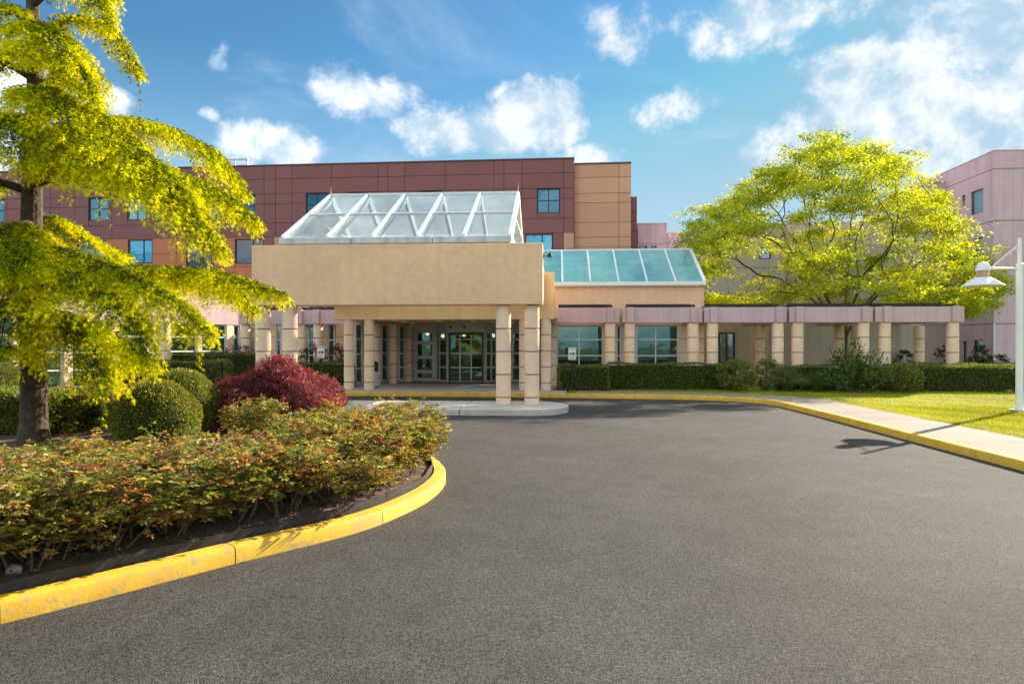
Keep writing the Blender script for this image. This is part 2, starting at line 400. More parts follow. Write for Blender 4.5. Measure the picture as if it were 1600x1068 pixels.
def resample(pts, step):
    out = [pts[0]]; acc = 0
    for a, b in zip(pts, pts[1:]):
        L = (b - a).length
        while acc + L >= step:
            t = (step - acc) / L; a = a.lerp(b, t); out.append(a); L = (b - a).length; acc = 0
            if L < 1e-9: break
        acc += L
    return out
def unit(a): return a / np.maximum(np.linalg.norm(a, axis=1, keepdims=True), 1e-9)
def leaf_mesh(name, P, D, Ln, W, C, mat, nrm=None, shape='diamond', fold=.25):
    """leaves: base P, direction D, length, width, colour; one small face or a folded pair each"""
    n = len(P); P = np.asarray(P, float); D = unit(np.asarray(D, float))
    if nrm is None: nrm = rng.normal(size=(n, 3))
    side = unit(np.cross(D, nrm)); up = unit(np.cross(side, D))
    Ln = np.broadcast_to(np.asarray(Ln, float), (n,))[:, None]; W = np.broadcast_to(np.asarray(W, float), (n,))[:, None]
    if shape == 'tri':
        k = 3; V = np.stack([P - side * W * .5, P + side * W * .5, P + D * Ln], 1); nf = 1; idx = np.array([0, 1, 2]); fs = 3
    elif shape == 'diamond':
        k = 4; V = np.stack([P, P + D * Ln * .5 + side * W * .5, P + D * Ln, P + D * Ln * .5 - side * W * .5], 1); nf = 1; idx = np.array([0, 1, 2, 3]); fs = 4
    else:
        k = 6; u = up * W * fold
        V = np.stack([P, P + D * Ln * .3 + side * W * .45 + u, P + D * Ln * .68 + side * W * .38 + u * .8, P + D * Ln - u * .5,
                      P + D * Ln * .68 - side * W * .38 + u * .8, P + D * Ln * .3 - side * W * .45 + u], 1); nf = 2; idx = np.array([0, 1, 2, 3, 0, 3, 4, 5]); fs = 4
    me = bpy.data.meshes.new(name)
    me.vertices.add(n * k); me.vertices.foreach_set('co', V.reshape(-1).astype(np.float32))
    loops = (np.arange(n)[:, None] * k + idx[None]).reshape(-1)
    me.loops.add(len(loops)); me.loops.foreach_set('vertex_index', loops.astype(np.int32))
    me.polygons.add(n * nf); me.polygons.foreach_set('loop_start', (np.arange(n * nf) * fs).astype(np.int32))
    me.update(calc_edges=True)
    ca = me.color_attributes.new('col', 'FLOAT_COLOR', 'POINT')
    C = np.asarray(C, float); C4 = np.ones((n, 4)); C4[:, :3] = np.clip(C, 0.002, 1)
    ca.data.foreach_set('color', np.repeat(C4, k, axis=0).reshape(-1).astype(np.float32))
    me.materials.append(M[mat]); return me
def mixcol(cols, w, n, jit=.15):
    cols = np.array(cols); i = rng.choice(len(cols), size=n, p=np.array(w) / sum(w))
    return cols[i] * (1 + rng.uniform(-jit, jit, (n, 1)))

# ------------------------------------------------------------------ ground, road, kerbs, pavements
g = B(); g.add([(-900, -900, -.03), (900, -900, -.03), (900, 1500, -.03), (-900, 1500, -.03)], [(0, 1, 2, 3)])
tag(g.build('ground', 'ground'), kind='structure')
road = B(); road.add([(-60, -60, 0), (40, -60, 0), (40, 27.5, 0), (-60, 27.5, 0)], [(0, 1, 2, 3)])
tag(road.build('asphalt_road', 'asphalt'), kind='structure')

def kerb_pieces(path, root, width, h, mat, step_n, side=1):
    """kerb stones swept along a plan path; side=+1 puts the stone on the left of the walking direction"""
    n = len(path); offs = []
    for i, p in enumerate(path):
        d = (path[min(i + 1, n - 1)] - path[max(i - 1, 0)]); d.z = 0; d.normalize()
        offs.append(Vector((-d.y, d.x, 0)) * side)
    i = 0; k = 0
    while i < n - 1:
        j = min(i + step_n, n - 1)
        b = B(); prof = [(0.0, -.05), (0.004, h * .80), (.022, h * .97), (.05, h), (width - .01, h + .004), (width, -.05)]
        jit = random.uniform(-.004, .004)
        rows = []
        for q in range(i, j + 1):
            p = path[q].copy()
            if q == i and i > 0: p = p.lerp(path[q + 1], .006 / max((path[q + 1] - p).length, 1e-6))
            if q == j and j < n - 1: p = p.lerp(path[q - 1], .006 / max((path[q - 1] - p).length, 1e-6))
            wob = 0.0
            rows.append([(p.x + offs[q].x * (a + (wob if 0 < a < .04 else 0)), p.y + offs[q].y * (a + (wob if 0 < a < .04 else 0)), z + (jit if z > 0 else 0)) for a, z in prof])
        m = len(prof); v = [c for r_ in rows for c in r_]; f = []
        for q in range(len(rows) - 1):
            for s in range(m - 1): f.append((q * m + s, (q + 1) * m + s, (q + 1) * m + s + 1, q * m + s + 1))
        f += [tuple(range(m)), tuple((len(rows) - 1) * m + s for s in range(m - 1, -1, -1))]
        if side > 0: f = [t[::-1] for t in f]
        b.add(v, f); b.build('kerb_stone', mat, root, smooth=True)
        i = j; k += 1

# right-hand kerb: along the entrance, round the corner, then straight toward the viewer
KR = [(-9.2, 24.9), (-6, 24.75), (-3, 24.6), (0.28, 24.4), (2.94, 24.05), (5.0, 23.6), (6.15, 22.9), (6.72, 21.8), (6.85, 20.2), (6.9, 17.7), (6.9, 14.4), (6.9, 11), (6.9, 6), (6.9, 0), (6.9, -12)]
kpath = resample(catmull(KR, 14), .30)
kerbR = struct('painted_kerb', (6.9, 14, 0)); kerb_pieces(kpath, kerbR, .16, .15, 'yellow_paint', 10, side=1)
# left-hand kerb, mirrored round the loop
KL = [(-16.0, -12), (-16.0, 0), (-16.0, 8), (-16.0, 15), (-15.9, 20), (-15.5, 22.5), (-14.2, 24.2), (-12, 24.9), (-9.2, 24.9)]
kpl = resample(catmull(KL, 14), .30)
kerbL = struct('painted_kerb', (-16, 14, 0)); kerb_pieces(kpl, kerbL, .16, .15, 'yellow_paint', 10, side=1)

def band_slabs(path, inner, outer, root, mat, step, z0=-.02, z1=.15):
    """paving slabs cut across a band beside a path (offsets to the left of the path)"""
    n = len(path); E = []
    for i, p in enumerate(path):
        d = (path[min(i + 1, n - 1)] - path[max(i - 1, 0)]); d.z = 0; d.normalize(); o = Vector((-d.y, d.x, 0))
        E.append((p + o * inner, p + o * (outer(p) if callable(outer) else outer)))
    i = 0
    while i < n - 1:
        j = min(i + step, n - 1)
        A = [E[q][0] for q in range(i, j + 1)]; C = [E[q][1] for q in range(i, j + 1)]
        if j < n - 1:
            A[-1] = A[-1].lerp(A[-2], .03); C[-1] = C[-1].lerp(C[-2], .03)
        poly = [(p.x, p.y) for p in A] + [(p.x, p.y) for p in reversed(C)]
        B().prism(poly, z0, z1 + random.uniform(-.003, .001)).build('paving_slab', mat, root)
        i = j
right_i = [i for i, p in enumerate(kpath) if p.x > .4][0]
swR = struct('sidewalk', (8, 18, 0))
band_slabs(kpath[right_i:], .165, lambda p: 2.1 if p.y < 21 else 2.1 - .45 * min(1, (p.y - 21) / 3), swR, 'concrete', 6)
swL = struct('sidewalk', (-17, 18, 0)); left_i = [i for i, p in enumerate(kpl) if p.y > 23.9][0]
band_slabs(kpl[:left_i], .165, 2.0, swL, 'concrete', 6)
# entrance pavement under the canopy
pz = struct('entrance_pavement', (-4, 28, 0))
xs = np.linspace(-14.4, .42, 7); ys = [0, 27.4, 30.0, 33.4]
def kerb_y(x):
    c = [(p.x, p.y) for p in kpath if p.x < 1.2]; 
    if x < c[0][0]:
        c = sorted([(p.x, p.y) for p in kpl if p.y > 22.5])
    c = sorted(c); return float(np.interp(x, [a for a, b in c], [b for a, b in c])) + .17
for i in range(6):
    for j in range(3):
        x0, x1 = xs[i] + .006, xs[i + 1] - .006
        if j == 0: poly = [(x0, kerb_y(x0)), (x1, kerb_y(x1)), (x1, ys[1] - .006), (x0, ys[1] - .006)]
        else: poly = [(x0, ys[j] + .006), (x1, ys[j] + .006), (x1, ys[j + 1] - .006), (x0, ys[j + 1] - .006)]
        B().prism(poly, -.02, .15 + random.uniform(-.002, .002)).build('paving_slab', 'plaza_concrete', pz)
# planted strips (lawn / soil) behind the pavements
lw = B().prism([(.46, 25.3), (3.0, 25.25), (5.6, 24.6), (7.0, 24.2), (8.2, 22.8), (8.55, 21), (8.6, -12), (70, -12), (70, 60), (.46, 60)], -.02, .135)
tag(lw.build('lawn', 'lawn_soil'), kind='structure')
ls = B().prism([(-17.95, -12), (-17.95, 20.5), (-17.2, 23.2), (-14.45, 25.5), (-14.45, 60), (-70, 60), (-70, -12)], -.02, .13)
tag(ls.build('planting_strip', 'soil'), kind='structure')

# column island
isl = struct('column_island', (-5, 19.4, 0))
def island_poly(x0, x1, y0, y1, rnd):
    p = []
    if rnd:
        cx = x1 - .75; r = (y1 - y0) / 2; cy = (y0 + y1) / 2
        p = [(x0, y0), (cx, y0)] + [(cx + 1.05 * math.cos(a) ** 1 * .95, cy + r * math.sin(a)) for a in np.linspace(-math.pi / 2 + .22, math.pi / 2 - .22, 13)] + [(cx, y1), (x0, y1)]
    else: p = [(x0, y0), (x1, y0), (x1, y1), (x0, y1)]
    return p
for (x0, x1, r_) in ((-2.55, .12, True), (-5.2, -2.565, False), (-7.8, -5.215, False), (-10.4, -7.815, False), (-13.0, -10.415, False)):
    B().prism(island_poly(x0, x1, 18.05, 20.75, r_), -.03, .17).build('concrete_slab', 'island_concrete', isl, bevel=.03)

# ------------------------------------------------------------------ columns
drum_cache = {}
def drum_mesh(D, h, mat='column_stone'):
    k = (round(D, 3), round(h, 3), mat)
    if k not in drum_cache:
        r = D / 2; c = .014
        me = B().lathe([(r - c, 0), (r, c), (r, h - c), (r - c, h)], 28).mesh('drum', mat); smooth_mesh(me)
        me.set_sharp_from_angle(angle=R(35)); drum_cache[k] = me
    return drum_cache[k]
def column(parent, x, y, z0, z1, D, hd):
    px, py, pz_ = ORG.get(parent.name, (0, 0, 0))
    c = B().lathe([(D / 2 - .028, z0), (D / 2 - .028, z1)], 20, (x, y, 0)).build('column', 'recess', parent, smooth=True)
    z = z1; gap = .026
    while z - z0 > .05:
        h = min(hd - gap, z - z0)
        o = link_mesh('drum', drum_mesh(D, h), c, (x - px, y - py, z - h - pz_), rz=random.random() * 6)
        z -= hd
    return c

# ------------------------------------------------------------------ windows
def window(parent, a, b, z0, z1, cols, rails, fm='window_frame', gm='lobby_glass', fw=.06, depth=.05, name='window'):
    a = Vector(a[:2]); b = Vector(b[:2]); L = (b - a).length; d = (b - a) / L
    m = B(); xsf = [0] + [c * L for c in cols] + [L]; zs = [z0] + list(rails) + [z1]
    for i, x in enumerate(xsf):
        w = fw if 0 < i < len(xsf) - 1 else fw * 1.3
        x0 = min(max(x - w / 2, 0), L - w); m.ob(a, d, x0, x0 + w, -depth, depth, z0, z1)
    for i, z in enumerate(zs):
        w = fw; zz = min(max(z - w / 2, z0), z1 - w)
        for p, q in zip(xsf, xsf[1:]): m.ob(a, d, p + fw * .5, q - fw * .5, -depth + .006, depth - .006, zz, zz + w)
    fr = m.build(name, fm, parent)
    for p, q in zip(xsf, xsf[1:]):
        for r0, r1 in zip(zs, zs[1:]):
            B().ob(a, d, p + .02, q - .02, -.006, .006, r0 + .02, r1 - .02).build('pane', gm, fr)
    return fr

# ------------------------------------------------------------------ entrance canopy
CZ0, CZ1 = 3.02, 4.76
cp = thing('entrance_canopy', 'large beige entrance canopy on paired banded columns with a glazed gable skylight', 'canopy', (-4.6, 19.65, .15))
B().box(-8.80, -.36, 19.28, 19.95, CZ0, CZ1).build('fascia', 'stucco', cp, bevel=.02)
for x0, x1 in ((-8.72, -8.2), (-.95, -.44)):
    B().box(x0, x1, 19.953, 27.6, 3.5, 4.7).build('side_beam', 'stucco', cp)
B().box(-8.57, -.05, 26.0, 26.5, 2.86, 4.64).build('rear_fascia', 'bounce_lit_stucco', cp, bevel=.015)
dk = B(); dk.box(-8.19, -7.6, 19.953, 27.6, 4.45, 4.68); dk.box(-1.45, -.955, 19.953, 27.6, 4.45, 4.68); dk.box(-7.597, -1.453, 27.2, 27.6, 4.45, 4.68)
dk.build('roof_deck', 'stucco', cp)
for px in (411, 452.5, 786.5, 831): column(cp, XY(px, 19.6), 19.62, .165, CZ0 - .04, .43, .655)
for px in (542, 573.5, 818.5, 853): column(cp, XY(px, 25.9), 26.2, .15, 2.865, .40, .61)
cl = B().box(-8.55, .05, 26.503, 33.2, 2.90, 3.1).build('ceiling', 'bounce_lit_stucco', cp)
for i, (px, py) in enumerate(((617, 500.5), (631, 503), (645, 505), (686, 502), (740, 502), (801, 505), (770, 505))):
    x, y = G(px, py, 2.9); y = min(y, 31.6)
    rg = B().lathe([(.15, -.012), (.15, .0), (.11, .0), (.11, -.012)], 20, (x, y, 2.897)).build('downlight', 'light_trim', cl)
    # glowing lens
for i, (px, py) in enumerate(((617, 500.5), (631, 503), (645, 505), (686, 502), (740, 502), (801, 505), (770, 505))):
    x, y = G(px, py, 2.9); y = min(y, 31.6)
    B().lathe([(.105, -.006), (.105, -.002)], 20, (x, y, 2.893)).build('downlight_lens', 'downlight_glow', cl)
# skylight
SX0, SX1, SE, SR, SB = -7.96, -1.30, 19.5, 23.8, 28.1; SZ0, SZ1 = 4.98, 7.16
sk = B()
for k in range(3):
    x0 = SX0 - .06 + (SX1 - SX0 + .12) * (0, .315, .665)[k]; x1 = SX0 - .06 + (SX1 - SX0 + .12) * (.313, .663, 1)[k]
    sk.box(x0, x1, SE - .16, SE + .14, SZ0 - .19, SZ0 + .0)
gt = sk.build('gutter', 'gutter_metal', cp, bevel=.025)
B().box(SX0 + .03, SX1 - .02, SE - .10, SE + .12, CZ1, SZ0 - .195).build('curb_flashing', 'column_stone', cp)
kb = B(); kb.box(SX0 + .03, SX0 + .15, SE + .15, SB, 4.685, SZ0 - .02); kb.box(SX1 - .15, SX1 - .02, SE + .15, SB, 4.685, SZ0 - .02); kb.box(SX0 + .153, SX1 - .153, SB - .1, SB, 4.3, SZ0 - .02)
kb.build('skylight_curb', 'stucco', cp)
skf = B(); skf.bar((SX0, SR, SZ1 + .02), (SX1, SR, SZ1 + .02), .14, .10)
skf = skf.build('skylight_ridge', 'white_metal', cp)
nb = 5; bw = (SX1 - SX0) / nb
upv = Vector((0, -(SZ1 - SZ0), SR - SE)).normalized(); upb = Vector((0, (SZ1 - SZ0), SB - SR)).normalized()
for i in range(nb + 1):
    x = SX0 + bw * i
    B().bar(Vector((x, SE, SZ0 + .02)) - upv * .10, Vector((x, SR - .06, SZ1 - .01)) - upv * .10, .095, .32, up=upv).build('rafter', 'white_metal', cp)
    B().bar(Vector((x, SR + .06, SZ1 - .01)) - upb * .10, Vector((x, SB, SZ0 + .02)) - upb * .10, .095, .32, up=upb).build('rafter', 'white_metal', cp)
for i in range(nb):
    xa, xb = SX0 + bw * i + .05, SX0 + bw * (i + 1) - .05
    for sgn, ye, u in ((0, SE, upv), (1, SB, upb)):
        P = lambda x, t: Vector((x, ye + (SR - ye) * t, SZ0 + (SZ1 - SZ0) * t)) + u * .03
        tm = .485
        B().bar(P(xa + .012, tm), P(xb - .012, tm), .055, .08, up=u).build('purlin', 'white_metal', cp)
        for t0, t1 in ((.012, tm - .004), (tm + .004, .985)):
            m = B(); q = [P(xa, t0), P(xb, t0), P(xb, t1), P(xa, t1)]; o = u * .012
            m.hexa([p - o for p in q] + [p + o for p in q]); m.build('pane', 'skylight_glass', cp)
for x in (SX0 + .0, SX1 - .0):
    gpane = B(); q = [Vector((x, SE + .25, SZ0)), Vector((x, SR, SZ1 - .14)), Vector((x, SB - .25, SZ0))]
    gpane.add([p + Vector((-.01, 0, 0)) for p in q] + [p + Vector((.01, 0, 0)) for p in q], [(0, 1, 2), (5, 4, 3), (0, 3, 4, 1), (1, 4, 5, 2), (2, 5, 3, 0)])
    gpane.build('gable_pane', 'skylight_glass', cp)
    gf = B().bar((x, SE + .1, SZ0 + .05), (x, SB - .1, SZ0 + .05), .08, .10); gf.bar((x, SE + 2.2, SZ0 + 1.0), (x, SB - 2.2, SZ0 + 1.0), .05, .06); gf.build('gable_frame', 'white_metal', cp)
    B().tube([(x, SR, SZ1 + .05), (x, SR, SZ1 + .34)], [.012, .005], 6).build('lightning_rod', 'white_metal', cp)

# floodlight on the canopy corner
fx, fz = -.36, ZY(857, 398, 19.4)
fl = thing('floodlight', 'small black floodlight bracketed to the right end of the beige canopy', 'floodlight', (fx, 19.6, fz))
B().box(fx, fx + .02, 19.55, 19.65, fz - .06, fz + .06).build('wall_plate', 'black_metal', fl)
B().tube([(fx + .02, 19.6, fz), (fx + .12, 19.58, fz - .02), (fx + .17, 19.56, fz + .01)], .014, 6).build('bracket', 'black_metal', fl)
hd = B(); 
hd.hexa([(fx + .13, 19.50, fz - .07), (fx + .25, 19.46, fz - .05), (fx + .27, 19.60, fz - .05), (fx + .15, 19.62, fz - .05), (fx + .12, 19.50, fz + .03), (fx + .23, 19.47, fz + .09), (fx + .25, 19.60, fz + .08), (fx + .15, 19.62, fz + .04)])
hd.build('lamp_head', 'black_metal', fl, bevel=.01)

# ------------------------------------------------------------------ lobby building behind the canopy
lb = thing('lobby_building', 'low beige lobby behind the canopy with tall windows and a teal glass roof', 'building', (0, 30, .15))
WZ1 = 2.74; LYF = 30.0
xr = XY(1100, 30); xl = -14.6
def pier(px0, px1, Y, z0=.13, z1=WZ1, mat='column_stone', th=.4, hd_=.6):
    x0, x1 = XY(px0, Y), XY(px1, Y)
    pr = B().box(x0 + .03, x1 - .03, Y + .03, Y + th, z0, z1).build('pilaster', 'recess', lb)
    z = z1
    while z - z0 > .05:
        h = min(hd_ - .022, z - z0); B().box(x0, x1, Y, Y + th - .02, z - h, z).build('block', mat, pr); z -= hd_
pier(861.5, 868.5, 29.6); pier(943.5, 961.5, 30); pier(971.5, 992.5, 30); pier(1061, 1100, 30)
rl4 = [.75, 1.42, 2.12]
window(lb, (XY(869, 30.1), 30.1), (XY(943, 30.1), 30.1), .2, WZ1, [.485], rl4)
window(lb, (XY(962, 30.1), 30.1), (XY(971, 30.1), 30.1), .2, WZ1, [], rl4)
window(lb, (XY(993, 30.1), 30.1), (XY(1060.5, 30.1), 30.1), .2, WZ1, [.46], rl4)
B().box(-.04, xr, LYF, LYF + .45, WZ1 + .003, 4.40).build('wall', 'stucco', lb, bevel=.01)
B().box(XY(861, 29.6), xr, 29.9, 30.5, .12, .2).build('plinth', 'plaza_concrete', lb)
B().box(xr - .40, xr, LYF + .453, 37.5, .1, 4.4).build('wall', 'stucco', lb)
# annex glass roof
AX1 = xr; AX0 = xr - 1.222 * 7; AE, AR, AB = 29.95, 33.0, 36.0; AZ0, AZ1 = 4.62, 6.42
B().box(AX0, AX1 + .06, AE - .16, AE + .2, 4.45, 4.62).build('gutter', 'white_metal', lb, bevel=.02)
B().box(AX0, AX1 + .02, AE - .06, AE + .2, 4.403, 4.447).build('gutter_trim', 'column_stone', lb)
B().box(AX1 - .3, AX1 - .004, AE + .21, 37.5, 4.403, 4.62).build('skylight_curb', 'stucco', lb)
ua = Vector((0, -(AZ1 - AZ0), AR - AE)).normalized(); ub = Vector((0, (AZ1 - AZ0), AB - AR)).normalized()
B().bar((AX0, AR, AZ1 + .02), (AX1, AR, AZ1 + .02), .10, .08).build('skylight_ridge', 'white_metal', lb)
for i in range(8):
    x = AX0 + 1.222 * i
    w = .075 if i < 7 else .13
    B().bar((x, AE, AZ0 + .02), (x, AR - .05, AZ1), w, .11, up=ua).build('rafter', 'white_metal', lb)
    B().bar((x, AR + .05, AZ1), (x, AB, AZ0 + .02), w, .11, up=ub).build('rafter', 'white_metal', lb)
for i in range(7):
    xa, xb = AX0 + 1.222 * i + .03, AX0 + 1.222 * (i + 1) - .03
    for ye, u in ((AE, ua), (AB, ub)):
        P = lambda x, t: Vector((x, ye + (AR - ye) * t, AZ0 + (AZ1 - AZ0) * t)) + u * .012
        for t0, t1 in ((.01, .497), (.503, .985)):
            m = B(); q = [P(xa, t0), P(xb, t0), P(xb, t1), P(xa, t1)]; o = u * .01
            m.hexa([p - o for p in q] + [p + o for p in q]); m.build('pane', 'teal_glass', lb)
gp = B(); q = [Vector((AX1 - .02, AE + .1, AZ0)), Vector((AX1 - .02, AR, AZ1 - .05)), Vector((AX1 - .02, AB - .1, AZ0))]
gp.add([p + Vector((-.008, 0, 0)) for p in q] + [p + Vector((.008, 0, 0)) for p in q], [(0, 1, 2), (5, 4, 3), (0, 3, 4, 1), (1, 4, 5, 2), (2, 5, 3, 0)]).build('gable_pane', 'teal_glass', lb)
# flat roof, rear wall, floor inside
B().box(-10.5, AX0 - .05, 31.4, 37.49, 4.0, 4.25).build('roof', 'rear_beige', lb)
B().box(AX0 - .05, xr - .42, 36.05, 38, 4.3, 4.5).build('roof', 'rear_beige', lb)
B().box(-26, xr - .42, 37.5, 37.8, .1, 4.6).build('rear_wall', 'interior', lb)
B().box(-26, xr - .42, 30.55, 37.5, .08, .149).build('lobby_floor', 'interior_floor', lb)
B().box(xl, .02, 33.3, 37.4, 2.95, 3.2).build('lobby_ceiling', 'interior', lb)
# left part of the lobby front, behind the left colonnade
B().box(XY(395, 31), XY(560, 31), 31.0, 31.35, WZ1 + .12, 4.0).build('wall', 'pink_stucco', lb)
def lpier(px0, px1, Y=31.0): pier(px0, px1, Y, z1=WZ1 + .1)
lpier(441.5, 462); lpier(504, 511.5); lpier(524.5, 552); lpier(398, 431)
window(lb, (XY(431.5, 31.1), 31.1), (XY(441, 31.1), 31.1), .2, WZ1 + .1, [], rl4)
window(lb, (XY(462.5, 31.1), 31.1), (XY(503.5, 31.1), 31.1), .2, WZ1 + .1, [.5], rl4)
window(lb, (XY(512, 31.1), 31.1), (XY(524, 31.1), 31.1), .2, WZ1 + .1, [], rl4)
# slanting side of the entrance recess with three tall windows
SA = Vector((XY(552, 29.2), 29.2)); SBp = Vector((XY(644, 32.4), 32.4)); SD = (SBp - SA).normalized()
def hit_line(px, A, d):
    r = ray(px); det = r[0] * (-d[1]) - r[1] * (-d[0]); 
    t = (A[0] * (-d[1]) - A[1] * (-d[0])) / det; P = Vector((r[0] * t, r[1] * t)); return (P - Vector(A[:2])).dot(Vector(d[:2]))
for p0, p1 in ((554, 566), (595, 606), (622, 632)):
    s0, s1 = hit_line(p0, SA, SD), hit_line(p1, SA, SD)
    window(lb, SA + SD * s0, SA + SD * s1, .22, 2.80, [], [.85, 1.48, 2.15])
for p0, p1 in ((566.4, 594.6), (606.4, 621.6), (632.4, 644.6)):
    s0, s1 = hit_line(p0, SA, SD), hit_line(p1, SA, SD)
    B().ob(SA, SD, s0, s1, -.2, -.02, .13, 2.82).build('wall', 'bounce_lit_stucco', lb)
B().ob(SA, SD, 0, (SBp - SA).length, -.22, .03, 2.825, 2.897).build('wall_head', 'bounce_lit_stucco', lb)
B().ob(SA, SD, 0, (SBp - SA).length, -.22, .05, .13, .215).build('plinth', 'plaza_concrete', lb)
for px, Y in ((588, 29.55), (614, 30.35), (638, 32.0)):
    column(lb, XY(px, Y), Y, .15, 2.82, .40, .60)
column(lb, XY(864, 29.3), 29.3, .15, 2.8, .36, .60)

# entrance doors
ed = thing('entrance_doors', 'glazed entrance with pale frames and a black-framed sliding door in a projecting bay', 'doors', (-3.6, 31.4, .15))
def door(a, b, z0, z1, cols, rails, fm, gm='lobby_glass', fw=.09, name='door'): return window(ed, a, b, z0, z1, cols, rails, fm, gm, fw, .035, name)
P1 = (XY(646, 32.3), 32.3); P2 = (XY(682, 32.2), 32.2); P3 = (XY(700, 31.3), 31.3); P4 = (XY(757, 31.25), 31.25); P5 = (XY(777, 31.9), 31.9); P6 = (XY(845, 32.2), 32.2)
dl = door(P1, P2, .17, 2.62, [], [.62, 1.3, 2.0], 'pale_frame', fw=.16)
B().bar((P1[0] + .14, P1[1] - .1, 1.08), (P1[0] + .30, P1[1] - .1, 1.08), .03).build('handle', 'black_metal', dl)
door(P2, P3, .17, 2.5, [.3], [.85, 1.5, 2.15], 'pale_frame', name='side_light')
cb = door(P3, P4, .17, 2.5, [.33, .64], [.85, 1.5, 2.15], 'pale_frame', fw=.06, name='sliding_door')
bf = B(); d_ = (Vector(P4) - Vector(P3)).normalized(); LL = (Vector(P4) - Vector(P3)).length
for s0, s1, z0, z1 in ((.04, .12, .16, 2.46), (LL - .12, LL - .04, .16, 2.46), (.121, LL - .121, 2.36, 2.46), (.121, LL - .121, .156, .20)):
    bf.ob(P3, d_, s0, s1, .04, .09, z0, z1)
bf.build('sliding_door_frame', 'dark_frame', ed)
door(P4, P5, .17, 2.5, [.5], [.85, 1.5, 2.15], 'pale_frame', name='side_light')
door(P5, P6, .17, 2.5, [.33, .66], [.85, 1.5, 2.15], 'pale_frame', name='side_light')
for a, b, zz in ((P1, P2, 2.625), (P2, P3, 2.505), (P3, P4, 2.505), (P4, P5, 2.505), (P5, P6, 2.505)):
    dd = (Vector(b) - Vector(a)); l_ = dd.length; B().ob(a, dd / l_, .002, l_ - .002, -.08, .05, zz, 2.893).build('header', 'pale_frame', ed)
for px in (704, 726): 
    x = XY(px, 31.2); B().box(x - .05, x + .05, 31.10, 31.20, 2.66, 2.74).build('motion_sensor', 'black_metal', ed)
# pendant lamps glowing inside the lobby
for i, (px, py, Y, w) in enumerate(((668, 521, 34.0, 'the left swing door'), (692, 525, 34.8, 'the left angled side light'), (725, 523, 34.2, 'the sliding door'), (771, 524, 34.6, 'the right side light'))):
    p = PT(px, py, Y)
    t = thing('pendant_lamp', 'small glowing pendant lamp seen through ' + w, 'lamp', (p.x, p.y, p.z - .1), 'pendant lamps in the lobby')
    B().lathe([(.02, .12), (.07, .09), (.10, .02), (.085, -.05), (.03, -.09)], 14, p).build('globe', 'pendant_glow', t, smooth=True)
    B().tube([(p.x, p.y, p.z + .12), (p.x, p.y, 2.95)], .008, 5).build('cord', 'black_metal', t)

# ------------------------------------------------------------------ pergola bays
CY = 28.0; BZ0, BZ1 = 2.78, 3.39
def bay(label, pa, pb, pc, Y=CY, Yb=29.9, ends=(True, True), back=None, D=.45):
    xa, xb = XY(pa, Y), XY(pb, Y)
    t = thing('pergola_bay', label, 'pergola', ((xa + xb) / 2, Y, .14), 'pink pergola bays along the front')
    cx = [XY(p, Y) for p in pc]
    segs = [xa] + sum([[c - .13, c + .13] for c in cx], []) + [xb]
    for i in range(0, len(segs), 2):
        if segs[i + 1] - segs[i] > .05: B().box(segs[i] + .002, segs[i + 1] - .002, Y - .17, Y + .17, BZ0, BZ1).build('beam', 'pink_stucco', t, bevel=.008, seg=1)
    for c in cx:
        B().box(c - .13, c + .13, Y - .30, Y + .24, BZ0 - .004, BZ1 + .012).build('beam_block', 'pink_stucco', t, bevel=.012, seg=1)
        B().box(c - .14, c + .14, Y + .243, Yb, BZ0 + .03, BZ1 - .03).build('cross_beam', 'pink_stucco', t)
        column(t, c, Y, .13, BZ0 - .012, D, .60)
    if back:
        for p in back: column(t, XY(p, 32.6), 32.6, .13, BZ0 - .02, D, .60)
        B().box(xa, xb, 32.45, 32.75, BZ0 - .01, BZ1 - .05).build('rear_beam', 'pink_stucco', t)
    n = max(2, int((xb - xa) / .58))
    for k in range(n + 1):
        x = xa + .32 + (xb - xa - .64) * k / n
        B().box(x - .022, x + .022, Y - .10, (32.4 if back else Yb), BZ1 + .02, BZ1 + .13).build('slat', 'dark_wood', t)
    B().box(xa + .25, xb - .25, Y - .02, Y + .06, BZ1 + .014, BZ1 + .105).build('slat_rail', 'dark_wood', t)
    B().box(xa + .25, xb - .25, Y + .9, Y + .98, BZ1 + .132, BZ1 + .2).build('slat_rail', 'dark_wood', t)
    return t
bay('pink pergola bay touching the right end of the canopy', 863, 967, (953,))
bay('second pink pergola bay right of the canopy, in front of a four-light window', 971.5, 1096, (984, 1082.5))
bay('pink pergola bay beside the annex corner, in front of a narrow green door', 1099, 1227, (1113, 1215), Yb=32.4, back=(1187,))
bay('pink pergola bay beneath the middle of the spreading tree', 1231.5, 1361, (1246, 1348.5), Yb=32.4, back=(1311, 1338))
bay('rightmost pink pergola bay, ending near the lamp post', 1365, 1503, (1382, 1488), Yb=32.4, back=(1436,))
bay('pink pergola bay behind the left pair of canopy columns', 375, 461, (384, 452), Y=28.9, Yb=30.9, D=.40)
bay('pink pergola bay left of the entrance recess, above the parking sign', 463, 568, (471, 497), Y=28.9, Yb=30.9, D=.40)

